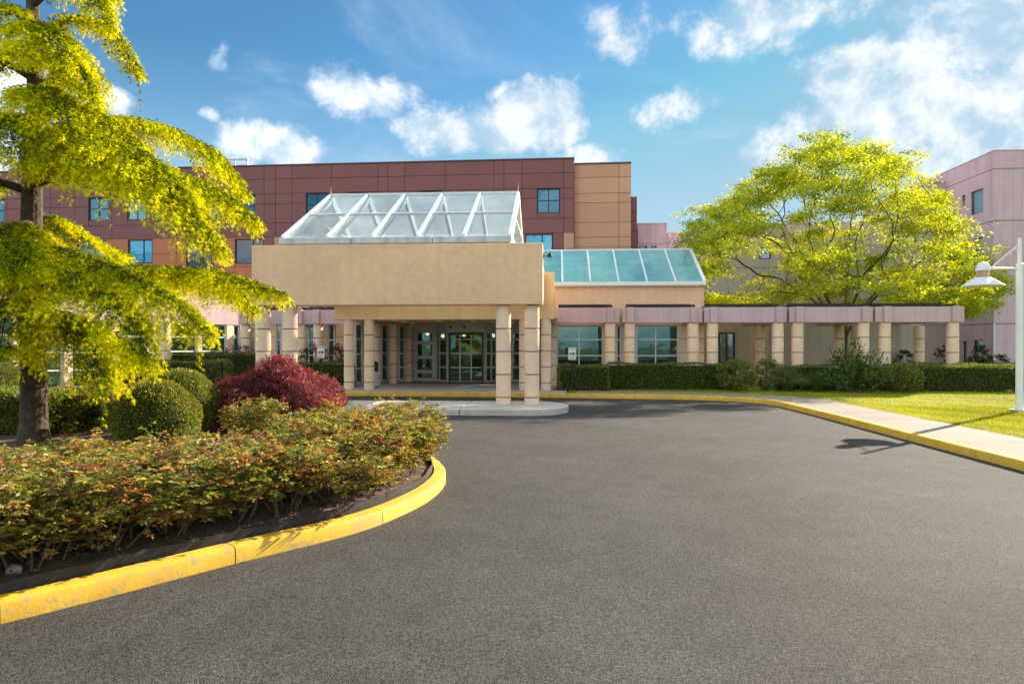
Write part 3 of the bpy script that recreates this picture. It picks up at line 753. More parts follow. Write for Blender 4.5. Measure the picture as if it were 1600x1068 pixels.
# ------------------------------------------------------------------ left wing, turned to face the drive
lwg = thing('left_wing', 'pale low wing at left behind the conifer, its side facing the drive in sunlight', 'building', (-17, 29, .15))
LA = Vector((XY(392, 33), 33)); LD = (LA - Vector((XY(180, 27.0), 27.0))).normalized(); LS = LA - LD * 14; LLn = 14
B().ob(LS, LD, 0, LLn, -.35, 0, 2.86, 4.3).build('wall', 'pink_stucco', lwg)
B().ob(LS, LD, 0, LLn, -.35, .02, .1, .2).build('plinth', 'plaza_concrete', lwg)
def ls_(px): return hit_line(px, LS, LD)
edges = [(-120, -40), (-30, 20), (30, 100), (112, 176), (185, 230), (244, 250.5), (266, 309), (315, 355), (365, 376)]
prev = 0
for p0, p1 in edges:
    s0, s1 = ls_(p0), ls_(p1)
    if s0 < .1: prev = max(prev, s1); continue
    if s0 - prev > .05: B().ob(LS, LD, prev + .003, s0 - .003, -.3, -.02, .203, 2.857).build('pilaster', 'column_stone', lwg)
    window(lwg, LS + LD * s0 + Vector((LD.y, -LD.x)) * -.12, LS + LD * s1 + Vector((LD.y, -LD.x)) * -.12, .21, 2.85, [], [.9, 1.6, 2.25]); prev = s1
B().ob(LS, LD, prev + .003, LLn, -.3, -.02, .203, 2.857).build('pilaster', 'column_stone', lwg)
for px in (257.5, 100): column(lwg, XY(px, 26.6), 26.6, .13, 2.84, .45, .6)
B().ob(LS, LD, 0, LLn, -9, -.36, 4.05, 4.25).build('roof', 'rear_beige', lwg)
B().ob(LS, LD, 0, LLn, -5, -4.8, .1, 4.04).build('rear_wall', 'interior', lwg)

# ------------------------------------------------------------------ burgundy panelled building behind
BY = 52.0; BX = XY(897, BY); BA = R(-1.4)
bb = thing('panelled_building', 'long burgundy, tan and orange panelled building rising behind the canopy', 'building', (BX, BY, 0), rz=BA)
BD = Vector((math.cos(BA), math.sin(BA)))
def bs(px, off=0.0):
    A = Vector((BX, BY)) + Vector((-BD.y, BD.x)) * off
    return hit_line(px, A, BD)
def bz(py, px=896, off=0.0):
    s = bs(px, off); A = Vector((BX, BY)) + Vector((-BD.y, BD.x)) * off; P = A + BD * s
    r = ray(px, py); return H + r[2] * P.length / math.hypot(r[0], r[1])
def rect_minus(r, holes):
    rects = [r]
    for (hx0, hx1, hz0, hz1) in holes:
        new = []
        for (x0, x1, z0, z1) in rects:
            if hx0 >= x1 or hx1 <= x0 or hz0 >= z1 or hz1 <= z0: new.append((x0, x1, z0, z1)); continue
            if x0 < hx0: new.append((x0, hx0, z0, z1))
            if x1 > hx1: new.append((hx1, x1, z0, z1))
            a, b = max(x0, hx0), min(x1, hx1)
            if z0 < hz0: new.append((a, b, z0, hz0))
            if z1 > hz1: new.append((a, b, hz1, z1))
        rects = new
    return rects
def panel(x0, x1, z0, z1, y, mat):
    g_ = .015
    if x1 - x0 < .06 or z1 - z0 < .06: return
    B().box(x0 + g_, x1 - g_, y, y + .05, z0 + g_, z1 - g_).build('panel', mat, bb)
WINS = []
def bwin(x0, x1, z0, z1, y, gm='blue_glass', cross=True):
    window(bb, (x0, y + .125), (x1, y + .125), z0, z1, [.5] if cross else [.62], [z0 + (z1 - z0) * .52] if cross else [], 'dark_frame', gm, .075, .05)
ztop = bz(246.5); zr = [bz(y) for y in (363.4, 340.7, 309.3, 293.2, 269.5, 248)]
jx = [bs(p) for p in (412.7, 430.4, 456.4, 517.7, 590.5, 605.8, 632.4, 695.7, 772, 787.4, 815.4, 880.8, 897.0)]
per = bs(787.4) - bs(605.8)
base4 = [bs(412.7) - per + d_ for d_ in (bs(430.4) - bs(412.7) - 0 * per, )]
cols_ = list(jx)
k = 1
pat = [bs(605.8), bs(632.4), bs(695.7), bs(772.0)]
while cols_[0] > -60:
    add = [p - per * (k + 1) for p in pat]; cols_ = [a for a in add if a < cols_[0] - .2] + cols_; k += 1
cols_ = sorted(set(cols_))
XL = cols_[0]
depth = 14
B().box(XL, -.002, .19, depth, 0, ztop - .05).build('backing_wall', 'joint', bb)
wz0, wz1 = bz(332), bz(294)
wA = [bs(857) - per * i for i in range(8)]; wB = [bs(383.5) + per * i for i in range(-5, 2)]
holes = []
for i, w in enumerate(wA):
    if w > XL + 1: holes.append((w - .88, w + .88, wz0, wz1, 'blue_glass'))
for i, w in enumerate(wB):
    if XL + 1 < w: holes.append((w - .80, w + .80, wz0, wz1, 'bright_blue_glass' if w < bs(330) else 'blue_glass'))
H4 = [(h[0], h[1], h[2], h[3]) for h in holes]
for x0, x1 in zip(cols_, cols_[1:]):
    for z0, z1 in zip(zr, zr[1:]):
        for r_ in rect_minus((x0, x1, z0, z1), [h for h in H4]): panel(*r_, 0, 'burgundy_panel')
for h in holes: bwin(*h[:4], 0, h[4])
# reveals around windows sit against the dark backing; coping
B().box(XL, .03, -.05, .4, zr[-1] + .004, ztop + .03).build('coping', 'burgundy_trim', bb)
# second storey: set back at left, mixed colours
z2 = [bz(y) for y in (440, 411, 388, 363.2)]
w2 = [(291, 331), (367, 412), (820, 864), (120, 165), (200, 238), (40, 84), (480, 520), (560, 600), (650, 690), (735, 775)]
def z2y(py, px): return bz(py, px)
h2 = [(bs(a), bs(b), bz(419.5, 300), bz(375.5, 300)) for a, b in w2[:1]] + [(bs(a), bs(b), bz(412, 390), bz(373, 390)) for a, b in w2[1:2]] + [(bs(a), bs(b), bz(404, 840), bz(365.5, 840)) for a, b in w2[2:]]
cc = sorted([bs(p) for p in (-60, -20, 40, 84, 120, 165, 200, 238, 276, 291, 331, 354, 367, 412, 428, 452, 480, 520, 560, 600, 650, 690, 735, 775, 820, 864, 880.6)] + [-.002])
for i, (x0, x1) in enumerate(zip(cc, cc[1:])):
    xm = (x0 + x1) / 2
    mt = 'orange_panel' if xm < bs(412) else ('burgundy_panel' if xm < bs(428) or bs(864) < xm < bs(880) else ('tan_panel' if xm < bs(520) or xm > bs(880) else ('orange_panel' if i % 2 else 'burgundy_panel')))
    for z0, z1 in zip(z2, z2[1:]):
        for r_ in rect_minus((x0, x1, z0, z1 - .002), h2): panel(*r_, .004, mt)
for i, h in enumerate(h2): bwin(*h, .004, 'dark_glass' if i < 2 else 'bright_blue_glass', cross=False)
x = XL
while x < -1:
    x2 = min(x + 3.2, -.002); panel(x, x2, 0.1, z2[0] / 2, .004, 'orange_panel'); panel(x, x2, z2[0] / 2, z2[0], .004, 'orange_panel'); x = x2
# tan block at the right and the far burgundy return
T0 = .55
tz = [0.1, 2.5] + [bz(y, 940, T0) for y in (430, 405, 385.8, 370.2, 347.4, 316.5, 301.7, 277, 256.5)]
tx = [bs(898, T0) + .0, bs(967, T0), bs(986, T0)]
B().box(.004, tx[-1] - .004, T0 + .06, depth, 0, tz[-1] - .03).build('backing_wall', 'joint', bb)
tx[0] = .004
for x0, x1 in zip(tx, tx[1:]):
    for z0, z1 in zip(tz, tz[1:]): panel(x0, x1, z0, z1, T0, 'tan_panel')
B().box(.006, tx[-1] + .02, T0 - .03, T0 + .35, tz[-1] + .004, tz[-1] + .13).build('coping', 'burgundy_trim', bb)
T1 = 2.2
rx1 = bs(995.5, T1); rz_ = [0.1] + [bz(y, 990, T1) for y in (450, 425, 400, 384, 362, 345, 331, 307)]
for z0, z1 in zip(rz_, rz_[1:]): panel(tx[-1] + .003, rx1, z0, z1, T1, 'burgundy_panel')
B().box(tx[-1] + .003, rx1 - .01, T1 + .06, depth, 0, rz_[-1]).build('backing_wall', 'burgundy_trim', bb)

# rooftop frame
rp = PT(374, 258, 57)
rf = thing('rooftop_frame', 'pale metal frame standing on the burgundy roof above the conifer tips', 'roof frame', (rp.x, 57, ztop))
zt = ZY(374, 248.5, 57); xa, xb = XY(345, 57), XY(388, 57)
B().box(xa, xb, 56.9, 57.0, zt - .14, zt).build('top_rail', 'gutter_metal', rf)
for x in (xb - .12, (xa + xb) / 2, xa): B().box(x, x + .1, 56.9, 57.0, ztop - .2, zt - .143).build('post', 'gutter_metal', rf)
B().box(xa, xb - .14, 57.2, 59, ztop - .2, zt - .4).build('plant_housing', 'white_metal', rf)

# ------------------------------------------------------------------ mauve rear building seen through the tree
rb = thing('rear_building', 'mauve and beige building behind the spreading tree with small teal windows', 'building', (18, 46, 0))
def rblock(pa, pb, ptop, Y, mat, wins=(), dep=10, groove=True, lowwins=()):
    xa, xb = XY(pa, Y), XY(pb, Y); zt = ZY((pa + pb) / 2, ptop, Y)
    hs = [(XY(a, Y), XY(b, Y), ZY((a + b) / 2, q, Y), ZY((a + b) / 2, p, Y)) for a, b, p, q in wins]
    B().box(xa + .004, xb - .004, Y + .25, Y + dep, 0, zt - .02).build('backing_wall', mat, rb)
    zs = [0.05] + [z for z in (3.4, 6.9, 10.3) if z < zt - .8] + [zt]
    for z0, z1 in zip(zs, zs[1:]):
        for r_ in rect_minus((xa, xb, z0, z1 - (.03 if z1 < zt else 0)), hs): B().box(r_[0], r_[1], Y, Y + .26, r_[2], r_[3]).build('wall', mat, rb)
    for h in hs: window(rb, (h[0], Y + .14), (h[1], Y + .14), h[2], h[3], [.5] if h[1] - h[0] > 1 else [], [], 'dark_frame', 'grey_glass', .06, .04)
    B().box(xa - .03, xb + .03, Y - .04, Y + .4, zt + .002, zt + .09).build('coping', mat, rb)
rblock(996.5, 1042, 350, 57, 'mauve_stucco', [(999, 1011, 384, 400), (1017, 1026, 384, 400)])
rblock(1042.5, 1090, 365, 57.5, 'mauve_stucco', [(1046, 1066, 387, 402)])
rblock(1091, 1229, 352, 45, 'rear_beige', [(1113, 1128, 385, 405), (1140, 1152, 388, 405), (1186, 1205, 385, 405)])
rblock(1230, 1344, 349, 47, 'mauve_stucco', [(1241, 1258, 385, 400), (1322, 1332, 380, 398)])
rblock(1345, 1442, 346, 45, 'rear_beige', [(1390, 1405, 362, 378), (1418, 1432, 360, 378)])
rblock(1443, 1497, 285, 52.5, 'rear_beige', [(1452, 1462, 320, 345)])
rl = thing('roof_railing', 'thin grey railing on the lower mauve roof beside the burgundy building', 'railing', (XY(1062, 59), 59, ZY(1062, 365, 57.5)))
za, zb_ = ZY(1062, 366, 59) - .4, ZY(1062, 354, 59)
r_ = B(); r_.bar((XY(1040, 59), 59, zb_), (XY(1092, 59), 59, zb_), .06); r_.build('top_rail', 'gutter_metal', rl)
for px in (1043, 1054, 1066, 1078, 1090): B().bar((XY(px, 59), 59, za), (XY(px, 59), 59, zb_ - .03), .04).build('post', 'gutter_metal', rl)
# low walls behind the pergola
B().box(XY(1097, 36), XY(1201, 36), 36.0, 36.4, .05, 3.9).build('wall', 'rear_beige', rb)
gdo = window(rb, (XY(1122, 35.9), 35.9), (XY(1148, 35.9), 35.9), .15, ZY(1135, 519, 35.9), [.5], [], 'dark_frame', 'grey_glass', .08, .05, name='door')
B().box(XY(1196, 38.5), XY(1408, 38.5), 38.5, 38.9, .05, 3.4).build('wall', 'rear_beige', rb)
B().box(XY(1200.5, 36), XY(1200.5, 36) + .3, 36.41, 38.49, .05, 3.4).build('wall', 'rear_beige', rb)

# ------------------------------------------------------------------ mauve tower at the right edge
RY = 46.9; RX = XY(1553, RY)
rt = thing('mauve_tower', 'tall mauve stucco building with scored bands at the right edge', 'building', (RX + 6, RY, 0))
rtop = ZY(1553, 236, RY); bands = [ZY(1553, y, RY) for y in (505, 421, 344, 263)]
zs = [0.03] + bands + [rtop]
RB = RY / .908 + .4
lw_ = []   # windows on the left face: px range, py top/bottom measured at the px centre
def yface(px): d = ray(px); return RX * d[1] / d[0]
for a, b, p, q in ((1517, 1536, 297, 334), (1503, 1508, 305, 322), (1523, 1536, 371, 398), (1504, 1512, 378, 400), (1521, 1537, 531, 568), (1504, 1511, 533, 566), (1523, 1537, 450, 480)):
    y0, y1 = yface(b), yface(a); ym = (y0 + y1) / 2; d = ray((a + b) / 2); t = ym / d[1]
    lw_.append((y0, y1, H + (HZ - q) / F * t, H + (HZ - p) / F * t))
B().box(RX + .28, RX + 16, RY + .28, RB + 6, 0, rtop - .03).build('backing_wall', 'mauve_stucco', rt)
for z0, z1 in zip(zs, zs[1:]):
    z1_ = z1 - .045 if z1 < rtop else z1
    B().box(RX, RX + 5.5, RY, RY + .27, z0, z1_).build('wall', 'mauve_stucco', rt)
    B().box(RX + 5.53, RX + 16, RY, RY + .27, z0, z1_).build('wall', 'mauve_stucco', rt)
    for y0, y1, a, b in rect_minus((RY + .30, RB + 6, z0, z1_), lw_):
        B().box(RX, RX + .27, y0, y1, a, b).build('wall', 'mauve_stucco', rt)
for (y0, y1, a, b) in lw_:
    window(rt, (RX + .14, y1), (RX + .14, y0), a, b, [], [], 'dark_frame', 'grey_glass', .05, .04)
B().box(RX - .03, RX + 16, RY - .03, RY + .3, rtop + .002, rtop + .08).build('coping', 'mauve_stucco', rt)
B().box(RX - .03, RX + .3, RY + .302, RB + 6, rtop + .002, rtop + .08).build('coping', 'mauve_stucco', rt)
B().tube([(RX - .03, RY - .07, .1), (RX - .03, RY - .07, bands[0])], .05, 8).build('drainpipe', 'white_metal', rt)

# ------------------------------------------------------------------ lamp post
lpx, lpy = G(1593, 642, .14)
lp = thing('lamp_post', 'white lamp post with a bracketed faceted shade standing on the lawn', 'street lamp', (lpx, lpy, .14))
B().box(lpx - .2, lpx + .2, lpy - .2, lpy + .2, .12, .19).build('base_plate', 'island_concrete', lp, bevel=.015)
zp = ZY(1593, 412, lpy); zt = ZY(1593, 372, lpy)
B().lathe([(.095, .19), (.09, .3), (.085, zp), (.05, zp + .02)], 16, (lpx, lpy, 0)).build('pole', 'lamp_metal', lp, smooth=True)
B().lathe([(.05, zp + .021), (.045, zt)], 12, (lpx, lpy, 0)).build('pole_top', 'lamp_metal', lp, smooth=True)
az = ZY(1560, 420, lpy); ax, ay = lpx - 1.10, lpy - .30
B().tube([(lpx, lpy, az), (ax + .1, ay + .03, az)], .03, 8).build('arm', 'lamp_metal', lp, smooth=True)
B().tube([(lpx, lpy, zt - .15), (ax + .28, ay + .08, az + .03)], .016, 8).build('brace', 'lamp_metal', lp, smooth=True)
hz0 = az - .08
cap = B().lathe([(.17, hz0), (.165, hz0 + .06), (.14, hz0 + .15), (.09, hz0 + .205), (.03, hz0 + .225)], 20, (ax, ay, 0)).build('cap', 'lamp_metal', lp, smooth=True)
lou = B()
for k in range(4): lou.lathe([(.145, hz0 - .035 - k * .04), (.155, hz0 - .02 - k * .04), (.10, hz0 - .012 - k * .04)], 20, (ax, ay, 0))
lou.lathe([(.09, hz0 - .17), (.09, hz0)], 14, (ax, ay, 0)); lou.build('louvre', 'column_stone', lp)
sh = B(); n8 = 8; z_a, z_b = hz0 - .17, hz0 - .40
sh.lathe([(.485, z_b), (.50, z_b + .012), (.185, z_a), (.165, z_a - .012), (.47, z_b + .004)], n8, (ax, ay, 0), rot=math.pi / 8 + .1)
sh.build('shade', 'lamp_metal', lp)

# ------------------------------------------------------------------ no-parking signs
def sign(label, px, ptop, pbot, Y):
    x = XY(px, Y); z1 = ZY(px, ptop, Y); z0 = ZY(px, pbot, Y); w = 12.4 / F * Y * .5
    t = thing('parking_sign', label, 'sign', (x, Y, .14), 'tow-away signs by the hedges')
    B().box(x - .025, x + .025, Y, Y + .03, .12, z1 - .03).build('post', 'black_metal', t)
    pl = B().box(x - w, x + w, Y - .012, Y - .004, z0, z1).build('sign_plate', 'sign_white', t, bevel=.003)
    h = z1 - z0; f = Y - .0145
    bdr = B()
    for a, b, c, d in ((-.92, -.88, .03, .97), (.88, .92, .03, .97)): bdr.box(x + a * w, x + b * w, f, f + .003, z0 + c * h, z0 + d * h)
    for c in (.03, .955): bdr.box(x - .879 * w, x + .879 * w, f, f + .003, z0 + c * h, z0 + (c + .015) * h)
    bdr.build('sign_border', 'sign_black', pl)
    tx_ = B()   # rows of small lettering, too small to read in the photograph
    for zz, row in ((.83, (-.7, -.5, -.3, .0, .2, .4, .6)), (.21, (-.42, -.22, -.02, .18, .36)), (.10, (-.65, -.48, -.3, -.1, .1, .3, .5))):
        for a in row: tx_.box(x + a * w, x + (a + .13) * w, f, f + .003, z0 + zz * h, z0 + (zz + .055) * h)
    tx_.build('lettering', 'sign_black', pl)
    pic = B()   # tow truck lifting a car
    q = lambda u, v: (x + u * w, z0 + v * h)
    def poly(pts):
        v = [(q(*p)[0], f, q(*p)[1]) for p in pts] + [(q(*p)[0], f + .003, q(*p)[1]) for p in pts]; n = len(pts)
        pic.add(v, [tuple(range(n)), tuple(range(2 * n - 1, n - 1, -1))] + [(i, n + i, n + (i + 1) % n, (i + 1) % n) for i in range(n)])
    poly([(.05, .44), (.62, .44), (.62, .54), (.50, .62), (.22, .62), (.18, .52), (.05, .52)])
    poly([(-.62, .40), (-.12, .50), (-.16, .57), (-.28, .60), (-.45, .55), (-.63, .47)])
    poly([(.02, .53), (.10, .53), (-.08, .66), (-.14, .64)])
    for u, v in ((.18, .42), (.50, .42), (-.48, .41), (-.2, .47)): poly([(u + .10 * math.cos(a), v + .05 * math.sin(a)) for a in np.linspace(0, 2 * math.pi, 9)[:-1]])
    pic.build('tow_truck_symbol', 'sign_black', pl)
sign('white tow-away sign on a black post behind the red maple', 501.3, 541, 559.3, 26.6)
sign('white tow-away sign on a black post before the clipped hedge right of the canopy', 893.9, 542.5, 562, 25.9)

# litter bin by the rear canopy columns
tb = thing('litter_bin', 'slim black-topped litter bin beside the left rear canopy columns', 'bin', (XY(585, 27.6), 27.6, .15))
tx0 = XY(585.5, 27.6)
B().lathe([(.13, .16), (.135, .2), (.135, .78), (.12, .80)], 18, (tx0, 27.6, 0)).build('body', 'gutter_metal', tb, smooth=True)
B().lathe([(.15, .80), (.15, 1.08), (.13, 1.18), (.07, 1.22)], 18, (tx0, 27.6, 0)).build('lid', 'black_metal', tb, smooth=True)
B().lathe([(.15, .15), (.15, .20)], 18, (tx0, 27.6, 0)).build('base', 'black_metal', tb, smooth=True)

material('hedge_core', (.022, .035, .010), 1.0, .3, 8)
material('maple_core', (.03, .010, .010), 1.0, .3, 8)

# ------------------------------------------------------------------ planting bed in the drive
BED = [(-7.2, .9), (-5.2, 2.6), (-3.69, 4.31), (-2.71, 5.65), (-1.98, 6.62), (-1.63, 7.5), (-1.47, 8.4), (-1.52, 9.4), (-1.85, 10.4), (-2.5, 11.6), (-3.4, 12.9), (-4.7, 14.3), (-6.5, 15.2), (-9, 15.5), (-11.6, 15.0), (-13.2, 13), (-13.6, 10), (-12.8, 5), (-10, 1.6)]
bpath = resample(catmull(BED, 14, closed=True), .15); bpath.append(bpath[0].copy())
bk = struct('bed_kerb', (-2, 7, 0)); kerb_pieces(bpath, bk, .17, .145, 'yellow_paint', 11, side=1)
def inset(path, a):
    n = len(path); out = []
    for i, p in enumerate(path):
        d = path[(i + 1) % (n - 1)] - path[(i - 1) % (n - 1)]; d.normalize(); out.append((p.x - d.y * a, p.y + d.x * a))
    return out
# landscape edging: black strip standing just inside the kerb
eo, ei = inset(bpath, .19), inset(bpath, .205)
ed_root = struct('bed_edging', (-2, 7, 0))
i = 0; n = len(eo)
while i < n - 1:
    j = min(i + 17, n - 1); b = B(); v = []
    for q in range(i, j + 1):
        lean = .012 * math.sin(q * .9); zt = .222 + .008 * math.sin(q * .37) + .006 * math.sin(q * 1.3)
        v += [(eo[q][0], eo[q][1], .05), (eo[q][0] + lean, eo[q][1], zt), (ei[q][0] + lean, ei[q][1], zt + .002), (ei[q][0], ei[q][1], .05)]
    f = []
    for q in range(j - i):
        for s_ in range(4): f.append((q * 4 + s_, q * 4 + (s_ + 1) % 4, (q + 1) * 4 + (s_ + 1) % 4, (q + 1) * 4 + s_))
    m4 = (j - i) * 4; f += [(3, 2, 1, 0), (m4, m4 + 1, m4 + 2, m4 + 3)]
    b.add(v, f); b.build('edging_strip', 'edging', ed_root); i = j
# soil: rings rising to a low mound
rings = [inset(bpath, a)[:-1] for a in (.23, .45, .9, 1.6)]
sb = B(); v = []; zz = (.185, .205, .22, .25); nn = len(rings[0])
for r_, z in zip(rings, zz): v += [(x, y, z + random.uniform(-.012, .012)) for x, y in r_]
f = [(k * nn + i, k * nn + (i + 1) % nn, (k + 1) * nn + (i + 1) % nn, (k + 1) * nn + i) for k in range(3) for i in range(nn)]
f.append(tuple(3 * nn + i for i in range(nn))); sb.add(v, f)
tag(sb.build('bed_soil', 'soil'), kind='structure')
bed_poly = np.array(inset(bpath, .3)[:-1])
def inside(P, poly):
    x, y = P[:, 0], P[:, 1]; r = np.zeros(len(P), bool); n = len(poly)
    for i in range(n):
        x0, y0 = poly[i]; x1, y1 = poly[(i + 1) % n]
        c = ((y0 > y) != (y1 > y)) & (x < (x1 - x0) * (y - y0) / (y1 - y0 + 1e-12) + x0); r ^= c
    return r
P = np.column_stack([rng.uniform(-9, -1, 26000), rng.uniform(3, 14, 26000)]); P = P[inside(P, bed_poly)]; n = len(P)
P = np.column_stack([P, np.interp(np.min(np.linalg.norm(P[:, None, :2] - np.array([(p.x, p.y) for p in bpath[::6]])[None], axis=2), axis=1), [.2, .5, .9, 1.6], [.195, .21, .225, .255]) + rng.uniform(0, .025, n)])
D = np.column_stack([rng.normal(size=(n, 2)), rng.uniform(-.2, .45, n)]); Nn = np.column_stack([rng.normal(size=(n, 2)) * .5, np.ones(n)])
me = leaf_mesh('leaf_litter', P, D, rng.uniform(.02, .06, n), rng.uniform(.01, .03, n), mixcol([(.18, .115, .065), (.30, .21, .12), (.10, .065, .04), (.42, .31, .19), (.14, .19, .03)], [4, 2, 4, 1, .6], n), 'leaf', Nn)
tag(link_mesh('leaf_litter', me), 'brown leaf litter and bark chips on the bed soil', 'leaf litter', kind='stuff')

def rock(label, x, y, z, r, sq=.6, cat='rock', grp=None):
    b = B(); n = 9; v = []; m_ = 5; ph = random.random() * 6
    for i in range(m_ + 1):
        th = math.pi * i / m_
        for k in range(n):
            a = 2 * math.pi * k / n; rr = r * (1 + .16 * math.sin(3 * a + ph + i) + random.uniform(-.10, .10))
            v.append((x + rr * math.sin(th) * math.cos(a), y + rr * math.sin(th) * math.sin(a), z + r * sq * .5 + rr * sq * math.cos(th)))
    f = [(i * n + k, (i + 1) * n + k, (i + 1) * n + (k + 1) % n, i * n + (k + 1) % n) for i in range(m_) for k in range(n)]
    b.add(v, f); o = b.build('rock', 'rock'); smooth_mesh(o.data); return tag(o, label, cat, grp)
gx, gy = G(22, 892, .21); rock('pale rounded rock on the soil at the near left of the bed', gx, gy, .20, .055, .7)
gx, gy = G(312, 692, .28); rock('flat grey rock between the clipped ball shrubs and the red maple', gx, gy, .24, .24, .35)

# ------------------------------------------------------------------ rose bushes
def rose_variant(k):
    r = np.random.default_rng(100 + k); st = B(); hgt = .92
    pts = []; P = []; D = []; Cc = []; Ls = []
    nc = 9
    for c in range(nc):
        a = 2 * math.pi * c / nc + r.uniform(-.3, .3); sp = r.uniform(.15, .46); h = r.uniform(.62, .98)
        p0 = Vector((math.cos(a) * r.uniform(.02, .22), math.sin(a) * r.uniform(.02, .22), -.03)); p2 = Vector((math.cos(a) * sp, math.sin(a) * sp, h * hgt)); p1 = p0.lerp(p2, .5) + Vector((math.cos(a + .6) * .10, math.sin(a + .6) * .10, .03))
        st.tube([p0, p0.lerp(p1, .55) + Vector((r.uniform(-.02, .02), r.uniform(-.02, .02), 0)), p1, p2], [.009, .008, .006, .003], 5)
        for q in range(22):
            t = r.uniform(.12, 1.0) ** .75; b0 = (p0.lerp(p1, t * 2) if t < .5 else p1.lerp(p2, t * 2 - 1))
            a2 = a + r.uniform(-1.5, 1.5); L = r.uniform(.10, .30); b1 = b0 + Vector((math.cos(a2) * L, math.sin(a2) * L, r.uniform(.02, .22)))
            b1.z = min(b1.z, hgt + (.24 if r.random() < .12 else .06) + r.uniform(-.10, .06)); st.tube([b0, b0.lerp(b1, .5) + Vector((0, 0, .02)), b1], [.005, .004, .002], 4); pts.append((b0, b1))
    pal_new = np.array([(.34, .10, .045), (.46, .20, .05), (.50, .29, .07), (.26, .07, .04), (.40, .22, .09)]); pal_old = np.array([(.20, .22, .035), (.31, .30, .05), (.42, .38, .07), (.12, .16, .03), (.46, .39, .11), (.36, .26, .07), (.24, .27, .04), (.30, .19, .06)])
    for b0, b1 in pts:
        young = r.random() < (.14 + .26 * max(0, (b1.z - .55) / .4))
        base = pal_new[r.integers(len(pal_new))] if young else pal_old[r.integers(len(pal_old))]
        for lf in range(r.integers(3, 8)):
            t = r.uniform(.35, 1); o = b0.lerp(b1, t); a = r.uniform(0, 2 * math.pi); dz = r.uniform(-.7, 1.1)
            d = Vector((math.cos(a), math.sin(a), dz)).normalized(); side = d.cross(Vector((0, 0, 1))).normalized(); L = r.uniform(.07, .12)
            for s_, tt in ((0, 1.0), (1, .85), (-1, .85), (1, .5), (-1, .5)):
                pp = o + d * L * tt; dd = d if s_ == 0 else (d * .45 + side * s_ + Vector((0, 0, r.uniform(-.35, .15))))
                P.append(pp); D.append(dd + Vector(tuple(r.normal(size=3) * .22))); Cc.append(base * r.uniform(.7, 1.3)); Ls.append(r.uniform(.026, .056) * (.8 if young else 1.0))
    P = np.array(P); D = np.array(D); n = len(P); Ls = np.array(Ls)
    Nn = np.column_stack([r.normal(size=(n, 2)) * 1.2, np.ones(n)])
    lm = leaf_mesh('foliage', P, D, Ls, Ls * .66, np.array(Cc), 'leaf', Nn, 'fold', .22)
    return st.mesh('stems', 'stem'), lm
ROSE = [rose_variant(k) for k in range(5)]
def rose(label, x, y, k, sc=1.0, sz=1.0, rz=None):
    t = thing('rose_bush', label, 'rose bush', (x, y, .215), 'rose bushes round the bed')
    t.rotation_euler.z = random.uniform(0, 6.28) if rz is None else rz; t.scale = (sc, sc, sz)
    link_mesh('stems', ROSE[k % 5][0], t); link_mesh('foliage', ROSE[k % 5][1], t)
ORD = ['first', 'second', 'third', 'fourth', 'fifth', 'sixth', 'seventh', 'eighth', 'ninth', 'tenth', 'eleventh', 'twelfth', 'thirteenth', 'fourteenth', 'fifteenth', 'sixteenth', 'seventeenth']
def row(off, s0, s1, step, jit, hs, where):
    pth = [Vector((x, y, 0)) for x, y in inset(bpath, off)]
    st = min(range(len(pth)), key=lambda i: (Vector(s0) - pth[i].xy).length); en = min(range(len(pth)), key=lambda i: (Vector(s1) - pth[i].xy).length)
    L = resample(pth[st:en + 1], step)
    for i, p in enumerate(L):
        h = hs(i / max(1, len(L) - 1))
        rose('%s rose bush from the near end %s' % (ORD[i], where), p.x + random.uniform(-jit, jit), p.y + random.uniform(-jit, jit), i + int(off * 10), random.uniform(1.02, 1.2), h * random.uniform(.9, 1.12))
row(.60, (-4.7, 3.5), (-2.4, 10.2), .54, .05, lambda t: (.76 + .02 * t), 'of the row nearest the yellow kerb')
row(1.25, (-5.4, 4.2), (-2.8, 9.4), .64, .08, lambda t: (.76 + .04 * t), 'of the second row behind the kerb row')
row(2.0, (-6.2, 4.9), (-3.9, 7.4), .72, .1, lambda t: (.66 + .0 * t), 'of the third row, before the clipped balls')
row(3.2, (-7.6, 5.4), (-5.9, 8.2), .85, .12, lambda t: (.54 + .0 * t), 'of the rearmost row, toward the conifer trunk')
rose('rose bush standing alone in front of the red maple', XY(395, 10.6), 10.6, 3, .95, .86)
rose('reddish rose bush behind the clipped ball shrubs', XY(205, 12.6), 12.6, 1, 1.1, 1.05)
rose('rose bush at the far tip of the bed beside the drive', -2.75, 10.9, 4, 1.0, .78)

